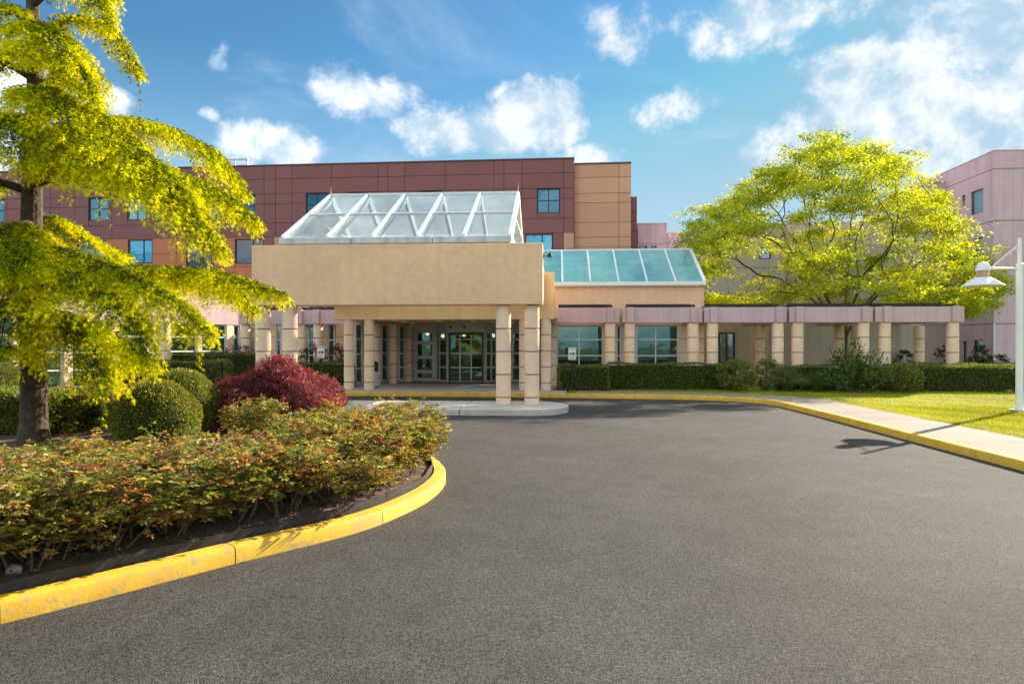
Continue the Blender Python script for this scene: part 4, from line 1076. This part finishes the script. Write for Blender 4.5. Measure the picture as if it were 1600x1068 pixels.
# ------------------------------------------------------------------ clipped shrubs and hedges
def leafy(name, P, Nn, size, cols, w, parent, mat='boxleaf', spread=.7):
    n = len(P); D = Nn + rng.normal(size=(n, 3)) * spread
    s = rng.uniform(.7, 1.3, n) * size
    me = leaf_mesh(name, P, D, s, s * .6, mixcol(cols, w, n, .25), mat)
    return link_mesh(name, me, parent)
GREENS = [(.12, .155, .018), (.18, .215, .025), (.28, .29, .03), (.07, .10, .015)]
def ball(label, x, y, z, rx, rz, n):
    t = thing('ball_shrub', label, 'shrub', (x, y, .26), 'clipped ball shrubs in the bed')
    b = B(); b.lathe([(max(.001, math.sin(a)) * rx * .93, z - .26 - math.cos(a) * rz * .93) for a in np.linspace(.05, math.pi - .05, 14)], 24); b.v = [(p[0] + x, p[1] + y, p[2] + .26) for p in b.v]
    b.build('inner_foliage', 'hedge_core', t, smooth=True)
    U = unit(rng.normal(size=(n, 3))); U = U[U[:, 2] > -.8]
    lump = 1 + .05 * np.sin(U[:, 0] * 5 + x) * np.cos(U[:, 1] * 4) + .03 * np.sin(U[:, 2] * 9 + U[:, 0] * 7) + rng.normal(size=len(U)) * .018
    P = U * np.array([rx, rx, rz]) * lump[:, None]; P[:, 2] += z - .26
    leafy('foliage', P, U, .034, [(.15, .19, .02), (.23, .26, .025), (.34, .34, .03), (.09, .12, .015), (.28, .20, .07)], [3, 4, 2.8, 1.4, .7], t, spread=.65)
ball('nearer clipped ball shrub in the bed, its left side in shade', XY(245, 10.6), 10.6, .66, .63, .62, 17000)
ball('farther clipped ball shrub in the bed, behind the nearer one', XY(281, 12.0), 12.0, .78, .64, .64, 17000)

def hedge(label, a, d, L, W, z0, z1, size, dens, grp='clipped hedges', cols=GREENS, w=(3, 4, 2, 2), sides=(1, 1, 1, 1)):
    """box hedge: front line from a along d (plan), W deep behind it"""
    a = Vector(a); d = Vector(d).normalized(); bk_ = Vector((-d.y, d.x)); c = a + d * L / 2 + bk_ * W / 2
    t = thing('box_hedge', label, 'hedge', (c.x, c.y, z0), grp)
    ins = .05
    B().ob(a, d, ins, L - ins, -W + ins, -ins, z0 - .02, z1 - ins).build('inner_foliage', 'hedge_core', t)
    h = z1 - z0; Ps = []; Ns = []
    def face(area, f):
        n = int(area * dens); u, v = rng.uniform(0, 1, n), rng.uniform(0, 1, n); p, nn = f(u, v); Ps.append(p); Ns.append(np.tile(nn, (n, 1)))
    A3 = np.array([a.x, a.y, 0]); d3 = np.array([d.x, d.y, 0]); b3 = np.array([bk_.x, bk_.y, 0])
    face(L * W, lambda u, v: (A3 + d3 * (u * L)[:, None] + b3 * (v * W)[:, None] + np.array([0, 0, z1]), (0, 0, 1)))
    face(L * h, lambda u, v: (A3 + d3 * (u * L)[:, None] + np.array([0, 0, z0]) + np.array([0, 0, 1]) * (v * h)[:, None], -b3))
    face(W * h, lambda u, v: (A3 + d3 * L + b3 * (u * W)[:, None] + np.array([0, 0, z0]) + np.array([0, 0, 1]) * (v * h)[:, None], d3))
    face(W * h, lambda u, v: (A3 + b3 * (u * W)[:, None] + np.array([0, 0, z0]) + np.array([0, 0, 1]) * (v * h)[:, None], -d3))
    P = np.concatenate(Ps); Nn = np.concatenate(Ns)
    # rounded shoulders and an uneven clip
    zt = np.clip((P[:, 2] - (z1 - .10)) / .10, 0, 1)
    wav = .03 * np.sin(P[:, 0] * 2.3 + P[:, 1] * 1.7) + .02 * np.sin(P[:, 0] * 6.1 + P[:, 2] * 5) + rng.normal(size=len(P)) * .022
    P = P + Nn * wav[:, None]
    P -= np.array([c.x, c.y, z0])
    leafy('foliage', P, Nn, size, cols, w, t, spread=.75)
    return t
C1 = Vector((XY(72, 11.5), 11.5)); C2 = Vector((XY(170, 12.9), 12.9)); dd = (C2 - C1).normalized(); bkk = Vector((-dd.y, dd.x))
hedge('low clipped hedge behind the conifer trunk, its near end in sun', C1, dd, (C2 - C1).length, 4.6, .26, .98, .045, 2600)
hedge('clipped block hedge beside the tow-away sign right of the canopy', (XY(874, 26.0), 26.0), (1, 0), XY(952, 26.0) - XY(874, 26.0), 1.5, .14, 1.06, .05, 1300)
hedge('long dark hedge below the two annex windows', (XY(950, 27.0), 27.0), (1, 0), XY(1150, 27.0) - XY(950, 27.0), .55, .14, 1.12, .05, 1300)
hedge('dark hedge behind the ornamental grasses under the tree', (XY(1215, 27.0), 27.0), (1, 0), XY(1425, 27.0) - XY(1215, 27.0), .5, .14, 1.06, .05, 1300)
hedge('sunlit-topped long hedge running to the lamp post', (XY(1426, 26.6), 26.6), (1, -.06), 9.5, 2.6, .14, 1.08, .05, 1300)
hedge('hedge along the far left walk, its side in sun', (-18.2, 16.5), (0.0, 1), 6.0, 1.1, .13, 1.2, .05, 1300)
hedge('long dark hedge across the left background below the wing windows', (-17.9, 25.6), (1, .02), XY(345, 25.6) + 17.9, .8, .13, 1.22, .05, 1300)
hedge('rear hedge just below the left wing windows', (XY(262, 27.6), 27.6), (1, .02), XY(410, 27.6) - XY(262, 27.6), .7, .13, 1.50, .05, 1200)
hedge('hedge between the red maple and the left rear canopy columns', (XY(455, 27.6), 27.4), (1, 0), XY(550, 27.4) - XY(455, 27.4), .7, .15, 1.12, .05, 1200)

# red laceleaf maple: a dome of drooping, finely cut leaves
mx_, my_ = XY(437, 13.2), 13.2
mp_ = thing('red_maple', 'low red laceleaf maple with drooping foliage in the bed', 'maple', (mx_, my_, .27))
tb_ = B(); tb_.tube([(mx_, my_, .2), (mx_ + .05, my_, .6), (mx_ - .05, my_ + .05, 1.1)], [.08, .06, .03], 7)
for k in range(9):
    a = k * .7; tb_.tube([(mx_, my_, .7), (mx_ + math.cos(a) * .4, my_ + math.sin(a) * .4, 1.2), (mx_ + math.cos(a) * .8, my_ + math.sin(a) * .8, 1.1)], [.03, .02, .008], 5)
tb_.build('trunk', 'bark', mp_)
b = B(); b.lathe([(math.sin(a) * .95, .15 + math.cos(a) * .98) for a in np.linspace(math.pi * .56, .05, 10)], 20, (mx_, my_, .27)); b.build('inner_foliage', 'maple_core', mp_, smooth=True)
ncl = 2300; U = unit(rng.normal(size=(ncl * 2, 3))); U = U[U[:, 2] > -.32][:ncl]; ncl = len(U)
lum = 1 + .12 * np.sin(U[:, 0] * 5.2 + 1) * np.cos(U[:, 1] * 4.4) + .08 * np.sin(U[:, 2] * 9 + U[:, 0] * 6) - rng.uniform(0, .14, ncl)
Cn = U * np.array([1.20, 1.20, 1.10]) * lum[:, None]; Cn[:, 2] = np.maximum(Cn[:, 2] + .18, .03)
per_ = 26; P = np.repeat(Cn, per_, 0) + rng.normal(size=(ncl * per_, 3)) * .035; Uo = np.repeat(U, per_, 0)
D = Uo * np.array([.55, .55, .1]) + np.array([0, 0, -.62]) + rng.normal(size=P.shape) * .34
base = mixcol([(.28, .048, .052), (.20, .035, .045), (.12, .022, .035), (.37, .07, .06), (.25, .075, .085)], [3, 3, 2.5, 1.6, 2], ncl, .2)
n = len(P); me = leaf_mesh('foliage', P, D, rng.uniform(.045, .10, n), rng.uniform(.009, .016, n), np.repeat(base, per_, 0) * rng.uniform(.75, 1.25, (n, 1)), 'redleaf')
link_mesh('foliage', me, mp_)

def bush(name, label, cat, x, y, z0, rx, rz, n, size, cols, w, grp=None, stems=5, mat='boxleaf', core='hedge_core', up=.0, ratio=None):
    t = thing(name, label, cat, (x, y, z0), grp); s = B()
    for k in range(stems):
        a = 2 * math.pi * k / stems + .4; s.tube([(x, y, z0 - .02), (x + math.cos(a) * rx * .3, y + math.sin(a) * rx * .3, z0 + rz * .8), (x + math.cos(a) * rx * .6, y + math.sin(a) * rx * .6, z0 + rz * 1.5)], [.025, .018, .006], 5)
    s.build('stems', 'stem', t)
    ncl = max(20, n // 22); U = unit(rng.normal(size=(ncl, 3))); rr = rng.uniform(.45, 1.0, ncl) ** .6
    C = U * rr[:, None] * np.array([rx, rx, rz]); C[:, 2] += rz
    P = np.repeat(C, 22, 0) + rng.normal(size=(ncl * 22, 3)) * np.array([.09, .09, .07]) * max(rx, .5); P[:, 2] = np.maximum(P[:, 2], .02)
    D = np.repeat(U, 22, 0) * .6 + rng.normal(size=P.shape) * .6 + np.array([0, 0, up])
    m_ = len(P); sz = rng.uniform(.7, 1.3, m_) * size
    link_mesh('foliage', leaf_mesh('foliage', P, D, sz, sz * .45, mixcol(cols, w, m_, .25), mat), t)
PURP = [(.06, .022, .03), (.10, .03, .04), (.035, .018, .02), (.15, .05, .05)]
bush('purple_shrub', 'dark purple shrub behind the hedge left of the canopy columns', 'shrub', XY(375, 28.3), 28.25, .13, .85, .9, 2400, .08, PURP, [3, 2, 3, .6], 'dark purple shrubs')
bush('purple_shrub', 'dark purple shrub behind the left tow-away sign', 'shrub', XY(487, 28.1), 28.2, .13, .6, .92, 1800, .08, PURP, [3, 2, 3, .6], 'dark purple shrubs')
bush('purple_shrub', 'dark purple shrub against the left rear canopy column', 'shrub', XY(524, 28.0), 28.2, .13, .6, .95, 2000, .08, PURP, [3, 2, 3, .6], 'dark purple shrubs')
bush('leafy_shrub', 'loose dark green shrub at the end of the annex hedge', 'shrub', XY(1150, 26.4), 26.4, .13, .68, .60, 3800, .09, GREENS, [3, 3, 1, 3], 'shrubs before the pergola')
bush('leafy_shrub', 'thin upright shrub in front of the third pergola columns', 'shrub', XY(1200, 26.6), 26.6, .13, .45, .64, 1800, .09, GREENS, [2, 3, 2, 2], 'shrubs before the pergola')
bush('leafy_shrub', 'loose green shrub beside the sunlit hedge', 'shrub', XY(1412, 26.0), 26.1, .13, .66, .56, 4200, .08, GREENS, [2, 3, 2, 2], 'shrubs before the pergola')
# upright broad shrub with fanning branches
bx_, by_ = XY(1335, 25.9), 25.9
bs_ = thing('fanning_shrub', 'tall green shrub with fanning branch tips before the pergola', 'shrub', (bx_, by_, .13), 'shrubs before the pergola')
s = B(); P = []; D = []
for k in range(60):
    a = rng.uniform(0, 2 * math.pi); sp = rng.uniform(.15, 1.2); h = rng.uniform(.6, 1.85) * (1.05 - .25 * sp)
    p0 = Vector((bx_, by_, .13)); p2 = Vector((bx_ + math.cos(a) * sp, by_ + math.sin(a) * sp * .8, .13 + h)); p1 = p0.lerp(p2, .55) + Vector((0, 0, -.12 * sp))
    s.tube([p0, p1, p2], [.018, .012, .004], 5)
    for q in range(46):
        t = rng.uniform(.25, 1.05); pp = (p0.lerp(p1, t * 2) if t < .5 else p1.lerp(p2, t * 2 - 1)); P.append(pp - p0); D.append((p2 - p1).normalized() + Vector(tuple(rng.normal(size=3) * .55)))
s.build('stems', 'stem', bs_); n = len(P); P = np.array(P) + rng.normal(size=(n, 3)) * .05
link_mesh('foliage', leaf_mesh('foliage', P, np.array(D), rng.uniform(.11, .20, n), rng.uniform(.04, .07, n), mixcol([(.07, .13, .025), (.11, .19, .03), (.17, .26, .035), (.045, .085, .02)], [3, 3, 1.4, 2], n), 'leaf'), bs_)
def grass_clump(label, px, Y, h, r, n, cols):
    x = XY(px, Y); t = thing('ornamental_grass', label, 'grass clump', (x, Y, .13), 'ornamental grasses before the hedge')
    a = rng.uniform(0, 2 * math.pi, n); lean = rng.uniform(.05, 1, n); L = h * rng.uniform(.7, 1.1, n)
    P = np.column_stack([np.cos(a) * .12 * lean, np.sin(a) * .12 * lean, np.zeros(n)]); out = np.column_stack([np.cos(a), np.sin(a), np.zeros(n)])
    D1 = out * (lean * .38)[:, None] + np.array([0, 0, 1]); c = mixcol(cols, [1] * len(cols), n, .2)
    m1 = leaf_mesh('blades', P, D1, L * .7, .02, c, 'grassblade'); o1 = link_mesh('blades', m1, t)
    P2 = P + unit(D1) * (L * .45)[:, None]; D2 = out * (lean * 1.0)[:, None] + np.array([0, 0, .55]) - np.array([0, 0, 1]) * (lean * .9)[:, None]
    link_mesh('blade_tips', leaf_mesh('blade_tips', P2, D2, L * .5, .016, c, 'grassblade'), t)
grass_clump('pale arching ornamental grass in front of the third pergola bay', 1230, 26.2, 1.15, .5, 900, [(.18, .22, .10), (.24, .26, .14), (.12, .17, .07)])
grass_clump('smaller green ornamental grass beside the pale one', 1276, 26.3, .9, .4, 600, [(.11, .18, .05), (.16, .22, .07), (.08, .13, .04)])
DK = [(.03, .05, .014), (.05, .075, .02), (.022, .035, .012)]
bush('topiary_shrub', 'dark upright shrub before the mauve tower window', 'shrub', XY(1529, 44.5), 44.5, .1, .55, .95, 1500, .12, DK, [1, 1, 1], 'shrubs by the mauve tower')
bush('topiary_shrub', 'rounded dark shrub at the corner of the mauve tower', 'shrub', XY(1552, 43.6), 43.6, .1, .85, .62, 1600, .12, DK, [1, 1, 1], 'shrubs by the mauve tower')
bush('topiary_shrub', 'dark ragged shrub seen left of the last pergola column', 'shrub', XY(1473, 42), 42, .1, .5, .85, 900, .12, DK, [1, 1, 1], 'shrubs by the mauve tower')
bush('topiary_shrub', 'dark shrub in the shade behind the last pergola bay', 'shrub', XY(1417, 38), 38, .1, .6, .75, 1200, .12, DK, [1, 1, 1], 'shrubs by the mauve tower')
for px, py, r_, lab in ((1497, 604, .16, 'white rock at the foot of the sunlit hedge'), (1578, 611, .13, 'white rock at the hedge foot beside the lamp post'), (1170, 603, .13, 'white rock below the loose dark green shrub'), (1191, 603, .15, 'grey rock beside the thin upright shrub'), (1296, 604, .11, 'small pale rock below the fanning shrub')):
    x, y = G(px, py, .14); rock(lab, x, min(y, 26.5), .12, r_, .55, 'rock', 'rocks along the hedge')

# ------------------------------------------------------------------ lawn grass
def lawn_blades(n, x0, x1, y0, y1):
    P = np.column_stack([rng.uniform(x0, x1, n), rng.uniform(y0, y1, n)]); return P
poly = np.array([(.5, 25.4), (3.0, 25.3), (5.6, 24.65), (7.0, 24.25), (8.2, 22.8), (8.55, 21), (8.62, 9), (30, 9), (30, 26.9), (.5, 27)])
P = np.concatenate([lawn_blades(90000, .5, 22, 12, 27), lawn_blades(22000, 8.6, 13, 10, 20), lawn_blades(9000, 8.56, 8.9, 10, 21.5)]); P = P[inside(P, poly)]; n = len(P)
P = np.column_stack([P, np.full(n, .13)]); D = np.column_stack([rng.normal(size=(n, 2)) * .55, np.ones(n)])
patch = .85 + .25 * np.sin(P[:, 0] * .9 + 1) * np.cos(P[:, 1] * .7) + .12 * np.sin(P[:, 0] * 3.1 + P[:, 1] * 2.2)
cg = mixcol([(.39, .42, .012), (.47, .48, .015), (.31, .37, .012), (.50, .46, .025)], [3, 3, 2, .7], n) * patch[:, None]
tag(link_mesh('lawn_grass', leaf_mesh('lawn_grass', P, D, rng.uniform(.035, .085, n), rng.uniform(.008, .016, n), cg, 'grassblade', None, 'tri')), 'short bright green mown grass of the right lawn', 'grass', kind='stuff')

# ------------------------------------------------------------------ spreading tree behind the pergola
def spreading_tree():
    TY = 36.0; tx = XY(1318, TY); k = TY / F
    t = thing('spreading_tree', 'broad spreading tree with bright yellow-green spring leaves behind the pergola', 'tree', (tx, TY, .1))
    OX = [1060, 1080, 1097, 1148, 1185, 1242, 1290, 1316, 1364, 1414, 1424, 1440, 1476, 1490, 1512, 1545, 1552]
    OT = [430, 359, 325, 291, 257, 237, 203, 208, 227, 247, 276, 286, 308, 359, 399, 433, 470]
    r = np.random.default_rng(5); A = []
    while len(A) < 165:
        px = r.uniform(1082, 1545); top = np.interp(px, OX, OT) + r.uniform(4, 22); uu = (px - 1318) / 262
        half = 6.4 * math.sqrt(max(.02, 1 - uu * uu)) + .5; dy = r.uniform(-half, half); v = dy / half
        zt = H + (HZ - top) * k * (1 + dy / TY); zb = 3.5 + .9 * (1 - abs(uu)); crown = zb + (zt - zb) * math.sqrt(max(0, 1 - .78 * v * v))
        q = r.random()
        if q < .60: z = crown - abs(r.normal()) * (.07 * (crown - zb))
        elif q < .84: z = zb + abs(r.normal()) * .15 * (crown - zb)
        else: z = r.uniform(zb, crown)
        z = min(z, crown)
        if 1150 < px < 1235 and z > 6.2 and z < crown - 1.0: continue
        c = np.array((XY(px, TY + dy), TY + dy, z))
        if any(np.linalg.norm((c - d) * np.array([1, .8, 1.5])) < 1.0 for d in A): continue
        A.append(c)
    clumps = A; A = []
    for c in clumps:
        R_ = r.uniform(.65, 1.15)
        for q in range(int(8 + 6 * R_)):
            o = r.normal(size=3) * np.array([.52, .52, .26]) * R_; o[2] -= .10 * (o[0] ** 2 + o[1] ** 2); A.append(c + o)
    A = np.array(A)
    # limbs grow toward the foliage (space colonisation)
    nodes = [np.array([tx, TY, .05])]; parent = [-1]
    for z in np.arange(.5, 2.3, .4): nodes.append(np.array([tx + .03 * z, TY, z])); parent.append(len(nodes) - 2)
    tip = len(nodes) - 1
    for a in np.linspace(0, 2 * math.pi, 8)[:-1]:
        last = tip
        for s_ in range(1, 7):
            sp = .26 * s_ if s_ < 4 else .26 * s_ + .1 * (s_ - 3); nodes.append(np.array([tx + math.cos(a + .3) * sp * 1.05, TY + math.sin(a + .3) * sp * .8, 2.2 + .42 * s_])); parent.append(last); last = len(nodes) - 1
    nd_ = np.array(nodes); near = np.full(len(A), 0); dist = np.full(len(A), 1e9); alive = np.ones(len(A), bool)
    def upd(i0):
        for i in range(i0, len(nodes)):
            d = np.linalg.norm(A - nodes[i], axis=1); m = d < dist; dist[m] = d[m]; near[m] = i
    upd(0); step = .42
    for it in range(70):
        act = alive & (dist < 9)
        if not act.any(): break
        i0 = len(nodes); dirs = {}
        for ai in np.nonzero(act)[0]:
            v = A[ai] - nodes[near[ai]]; dirs.setdefault(near[ai], []).append(v / (np.linalg.norm(v) + 1e-9))
        for ni, vs in dirs.items():
            v = np.mean(vs, 0) + r.normal(size=3) * .13; L = np.linalg.norm(v)
            if L < .12: v = vs[0]; L = 1
            p = nodes[ni] + v / L * step
            nodes.append(p); parent.append(ni)
        upd(i0); alive &= dist > .5
        if len(nodes) > 9000: break
    n = len(nodes); ch = [[] for _ in range(n)]
    for i in range(1, n): ch[parent[i]].append(i)
    rad = np.zeros(n)
    for i in range(n - 1, -1, -1):
        rad[i] = .011 if not ch[i] else (sum(rad[c] ** 2.35 for c in ch[i])) ** (1 / 2.35)
    rad = np.minimum(rad, .36)
    br = B()
    for i in range(n):
        for c_i, c in enumerate(sorted(ch[i], key=lambda c: -rad[c])):
            if c_i == 0 and i != 0 and parent[i] >= 0: continue     # continued by the chain above
            chain = [i, c]
            while ch[chain[-1]]: chain.append(max(ch[chain[-1]], key=lambda q: rad[q]))
            rr = [min(rad[i], rad[c] * 1.15)] + [rad[q] for q in chain[1:]]
            br.tube([nodes[q] for q in chain], rr, 7 if rr[0] > .1 else 4)
    br.build('trunk', 'grey_bark', t)
    m = 58; na = len(A); C = np.repeat(A, m, 0); rr = rng.uniform(.18, .46, na); 
    off = rng.normal(size=(na * m, 3)) * np.array([.62, .62, .30]) * np.repeat(rr, m)[:, None]
    P = C + off - np.array([tx, TY, .1]); D = off * np.array([1, 1, .3]) / np.repeat(rr, m)[:, None] + rng.normal(size=P.shape) * .55 + np.array([0, 0, -.25])
    base = mixcol([(.54, .58, .02), (.66, .66, .025), (.40, .47, .02), (.24, .31, .02)], [3, 2.5, 2.5, 1.5], na, .15); N_ = len(P)
    s = rng.uniform(.10, .18, N_); Nn = np.column_stack([rng.normal(size=(N_, 2)) * .7, np.ones(N_)])
    link_mesh('crown', leaf_mesh('crown', P, D, s, s * .52, np.repeat(base, m, 0) * rng.uniform(.8, 1.2, (N_, 1)), 'leaf', Nn), t)
spreading_tree()

# ------------------------------------------------------------------ golden conifer in the bed
def conifer():
    tx, ty = XY(50, 10.9), 10.9
    t = thing('golden_conifer', 'tall golden conifer with tiered drooping branches at the left of the bed', 'tree', (tx, ty, .25))
    tr = B(); zs = [.15, .3, .55, 1.2, 2, 3.2, 4.5, 6, 7.6, 9.4, 11]; rs = [.30, .24, .205, .195, .185, .165, .15, .125, .095, .06, .015]
    tr.tube([(tx + .03 * math.sin(z * 1.3) + (.02 if z > 2 else 0), ty + .02 * math.cos(z), z) for z in zs], rs, 16)
    # limbs: photo px of knots and the depth each tip reaches
    T = lambda py: (48, py, 10.9)
    limbs = [([T(470), (140, 425, 10.9), (260, 420, 10.8), (350, 428, 10.6), (442, 462, 10.3)], .46),
             ([T(480), (160, 445, 11.6), (270, 430, 12.0), (345, 445, 12.2), (400, 485, 12.3)], .42),
             ([T(400), (90, 390, 9.9), (180, 420, 9.3), (255, 460, 9.0), (322, 520, 8.8)], .50),
             ([T(420), (60, 400, 9.6), (130, 440, 8.8), (200, 500, 8.5), (225, 560, 8.4)], .46),
             ([T(500), (95, 490, 10.2), (130, 530, 9.6), (165, 600, 9.3)], .42),
             ([T(520), (110, 510, 11.2), (180, 525, 11.4), (240, 575, 11.5)], .40),
             ([T(290), (130, 262, 10.7), (240, 262, 10.4), (330, 292, 10.2), (398, 345, 10.1)], .50),
             ([T(280), (120, 250, 10.0), (210, 270, 9.5), (280, 315, 9.3), (345, 395, 9.2)], .50),
             ([T(230), (140, 190, 11.2), (240, 195, 11.4), (330, 235, 11.6), (380, 300, 11.7)], .46),
             ([T(240), (110, 215, 10.2), (190, 225, 9.7), (260, 270, 9.4), (300, 330, 9.2)], .48),
             ([T(190), (100, 165, 10.4), (160, 182, 10.0), (215, 228, 9.8)], .38),
             ([T(150), (90, 122, 11.2), (130, 135, 11.5), (160, 180, 11.7)], .32),
             ([T(110), (90, 85, 10.3), (120, 100, 9.9), (142, 150, 9.7)], .32),
             ([T(70), (110, 30, 10.8), (170, 45, 10.7), (214, 112, 10.6)], .20),
             ([T(10), (100, -30, 10.6), (140, -20, 10.3), (168, 40, 10.2)], .28),
             ([T(-60), (90, -90, 10.8), (140, -70, 10.8), (175, -10, 10.8)], .34),
             ([T(350), (15, 355, 9.7), (-30, 375, 8.8), (-50, 420, 8.3)], .46),
             ([T(390), (30, 380, 9.4), (25, 390, 8.6), (20, 430, 8.1)], .44),
             ([T(300), (-30, 280, 10.6), (-120, 300, 10.2), (-190, 360, 10.0)], .5),
             ([T(210), (-10, 180, 10.3), (-70, 200, 9.8), (-110, 250, 9.5)], .46),
             ([T(200), (20, 180, 9.9), (15, 195, 9.2), (30, 250, 8.8)], .46),
             ([T(120), (0, 95, 10.6), (-50, 105, 10.5), (-90, 160, 10.4)], .42),
             ([T(40), (10, 10, 10.4), (-30, 20, 10.2), (-60, 70, 10.1)], .40),
             ([T(60), (60, 40, 10.2), (80, 50, 9.7), (95, 95, 9.4)], .38),
             ([T(160), (70, 140, 10.2), (95, 155, 9.6), (110, 205, 9.3)], .42),
             ([T(440), (-20, 430, 10.6), (-90, 450, 10.3), (-150, 510, 10.1)], .46),
             ([T(560), (10, 545, 10.3), (-40, 560, 10.0), (-90, 600, 9.9)], .34),
             ([T(330), (90, 345, 11.8), (140, 375, 12.6), (200, 400, 13.2)], .34),
             ([T(400), (110, 400, 11.8), (180, 410, 12.8), (215, 430, 13.3)], .36),
             ([T(260), (90, 235, 11.9), (150, 240, 12.8), (200, 275, 13.4)], .42),
             ([T(100), (50, 70, 11.9), (60, 85, 12.8), (80, 130, 13.3)], .40)]
    limbs += [([T(450), (0, 440, 9.8), (-40, 460, 9.2), (-70, 520, 9.0)], .46), ([T(480), (22, 470, 9.6), (10, 490, 9.0), (0, 545, 8.7)], .44)]
    r = np.random.default_rng(9); P = []; D = []; K = []
    for knots, wid in limbs:
        pts = catmull([tuple(PT(*k)) for k in knots], 10); pts = resample(pts, .056); n = len(pts); L = n * .056
        tr.tube(pts[::3] + [pts[-1]], [max(.008, .075 * (1 - i / (n / 3 + 1)) ** 1.1) for i in range(len(pts[::3]) + 1)], 6)
        Z = Vector((0, 0, 1))
        for i, p in enumerate(pts):
            s = i / (n - 1)
            if s < .14: continue
            d = (pts[min(i + 2, n - 1)] - pts[max(i - 2, 0)]).normalized(); side = Vector((-d.y, d.x, 0))
            if side.length < .1: side = Vector((1, 0, 0))
            side.normalize(); w = 1.5 * wid * (.40 + .75 * math.sin(math.pi * min(1, s * .88 + .08))) * (1.0 if s < .85 else .45 + .55 * (1 - s) / .15)
            for sg in (-1, 1):
                # a side branch: out and forward in a flat fan, drooping toward its end
                ln = w * r.uniform(.55, 1.15); fwd = r.uniform(.35, .9); dr = r.uniform(.25, .7); m = max(3, int(ln / .06)); lift = r.uniform(-.03, .05)
                ax = (side * sg + d * fwd).normalized()
                for q in range(m + 1):
                    u = q / m; o = p + ax * ln * u + Z * (lift - dr * ln * u ** 2.2); tg = (ax - Z * dr * 2.2 * u ** 1.2).normalized(); cr_ = ax.cross(Z).normalized()
                    for s2 in (-1, 1):
                        sl = r.uniform(.06, .19) * (1.1 - .5 * u); m2 = max(2, int(sl / .04)); a2 = (cr_ * s2 + tg * r.uniform(.5, 1.1) + Z * r.uniform(-.15, .12)).normalized(); d2 = r.uniform(.15, .6)
                        for q2 in range(m2):
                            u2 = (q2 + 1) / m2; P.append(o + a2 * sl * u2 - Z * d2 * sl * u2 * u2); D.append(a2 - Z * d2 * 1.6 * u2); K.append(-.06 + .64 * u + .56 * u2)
            if r.random() < .30:      # hanging tassel
                hl = r.uniform(.10, .42) * (.6 + .7 * s); o = side * r.uniform(-1, 1) * w * .7; m = int(hl / .04) + 1
                for q in range(m):
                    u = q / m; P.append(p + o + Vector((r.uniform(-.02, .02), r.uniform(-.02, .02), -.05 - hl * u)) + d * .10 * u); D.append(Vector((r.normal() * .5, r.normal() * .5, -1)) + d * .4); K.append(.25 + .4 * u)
    tr.build('trunk', 'bark', t)
    P = np.array([tuple(p) for p in P]); D = unit(np.array([tuple(p) for p in D])); K = np.array(K); n = len(P)
    print('conifer tufts', n)
    P += r.normal(size=P.shape) * .012
    m = 9; Pm = np.repeat(P, m, 0); Dm = np.repeat(D, m, 0) + r.normal(size=(n * m, 3)) * .42
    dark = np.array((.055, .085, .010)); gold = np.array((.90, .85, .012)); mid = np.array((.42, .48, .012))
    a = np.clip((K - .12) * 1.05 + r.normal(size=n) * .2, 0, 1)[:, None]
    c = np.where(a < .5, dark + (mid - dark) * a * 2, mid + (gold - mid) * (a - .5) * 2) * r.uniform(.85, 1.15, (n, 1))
    N_ = n * m
    Pm = Pm - np.array([tx, ty, .25])
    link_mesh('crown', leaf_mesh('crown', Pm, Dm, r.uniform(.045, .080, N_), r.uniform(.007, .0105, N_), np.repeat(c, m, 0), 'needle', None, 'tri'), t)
conifer()
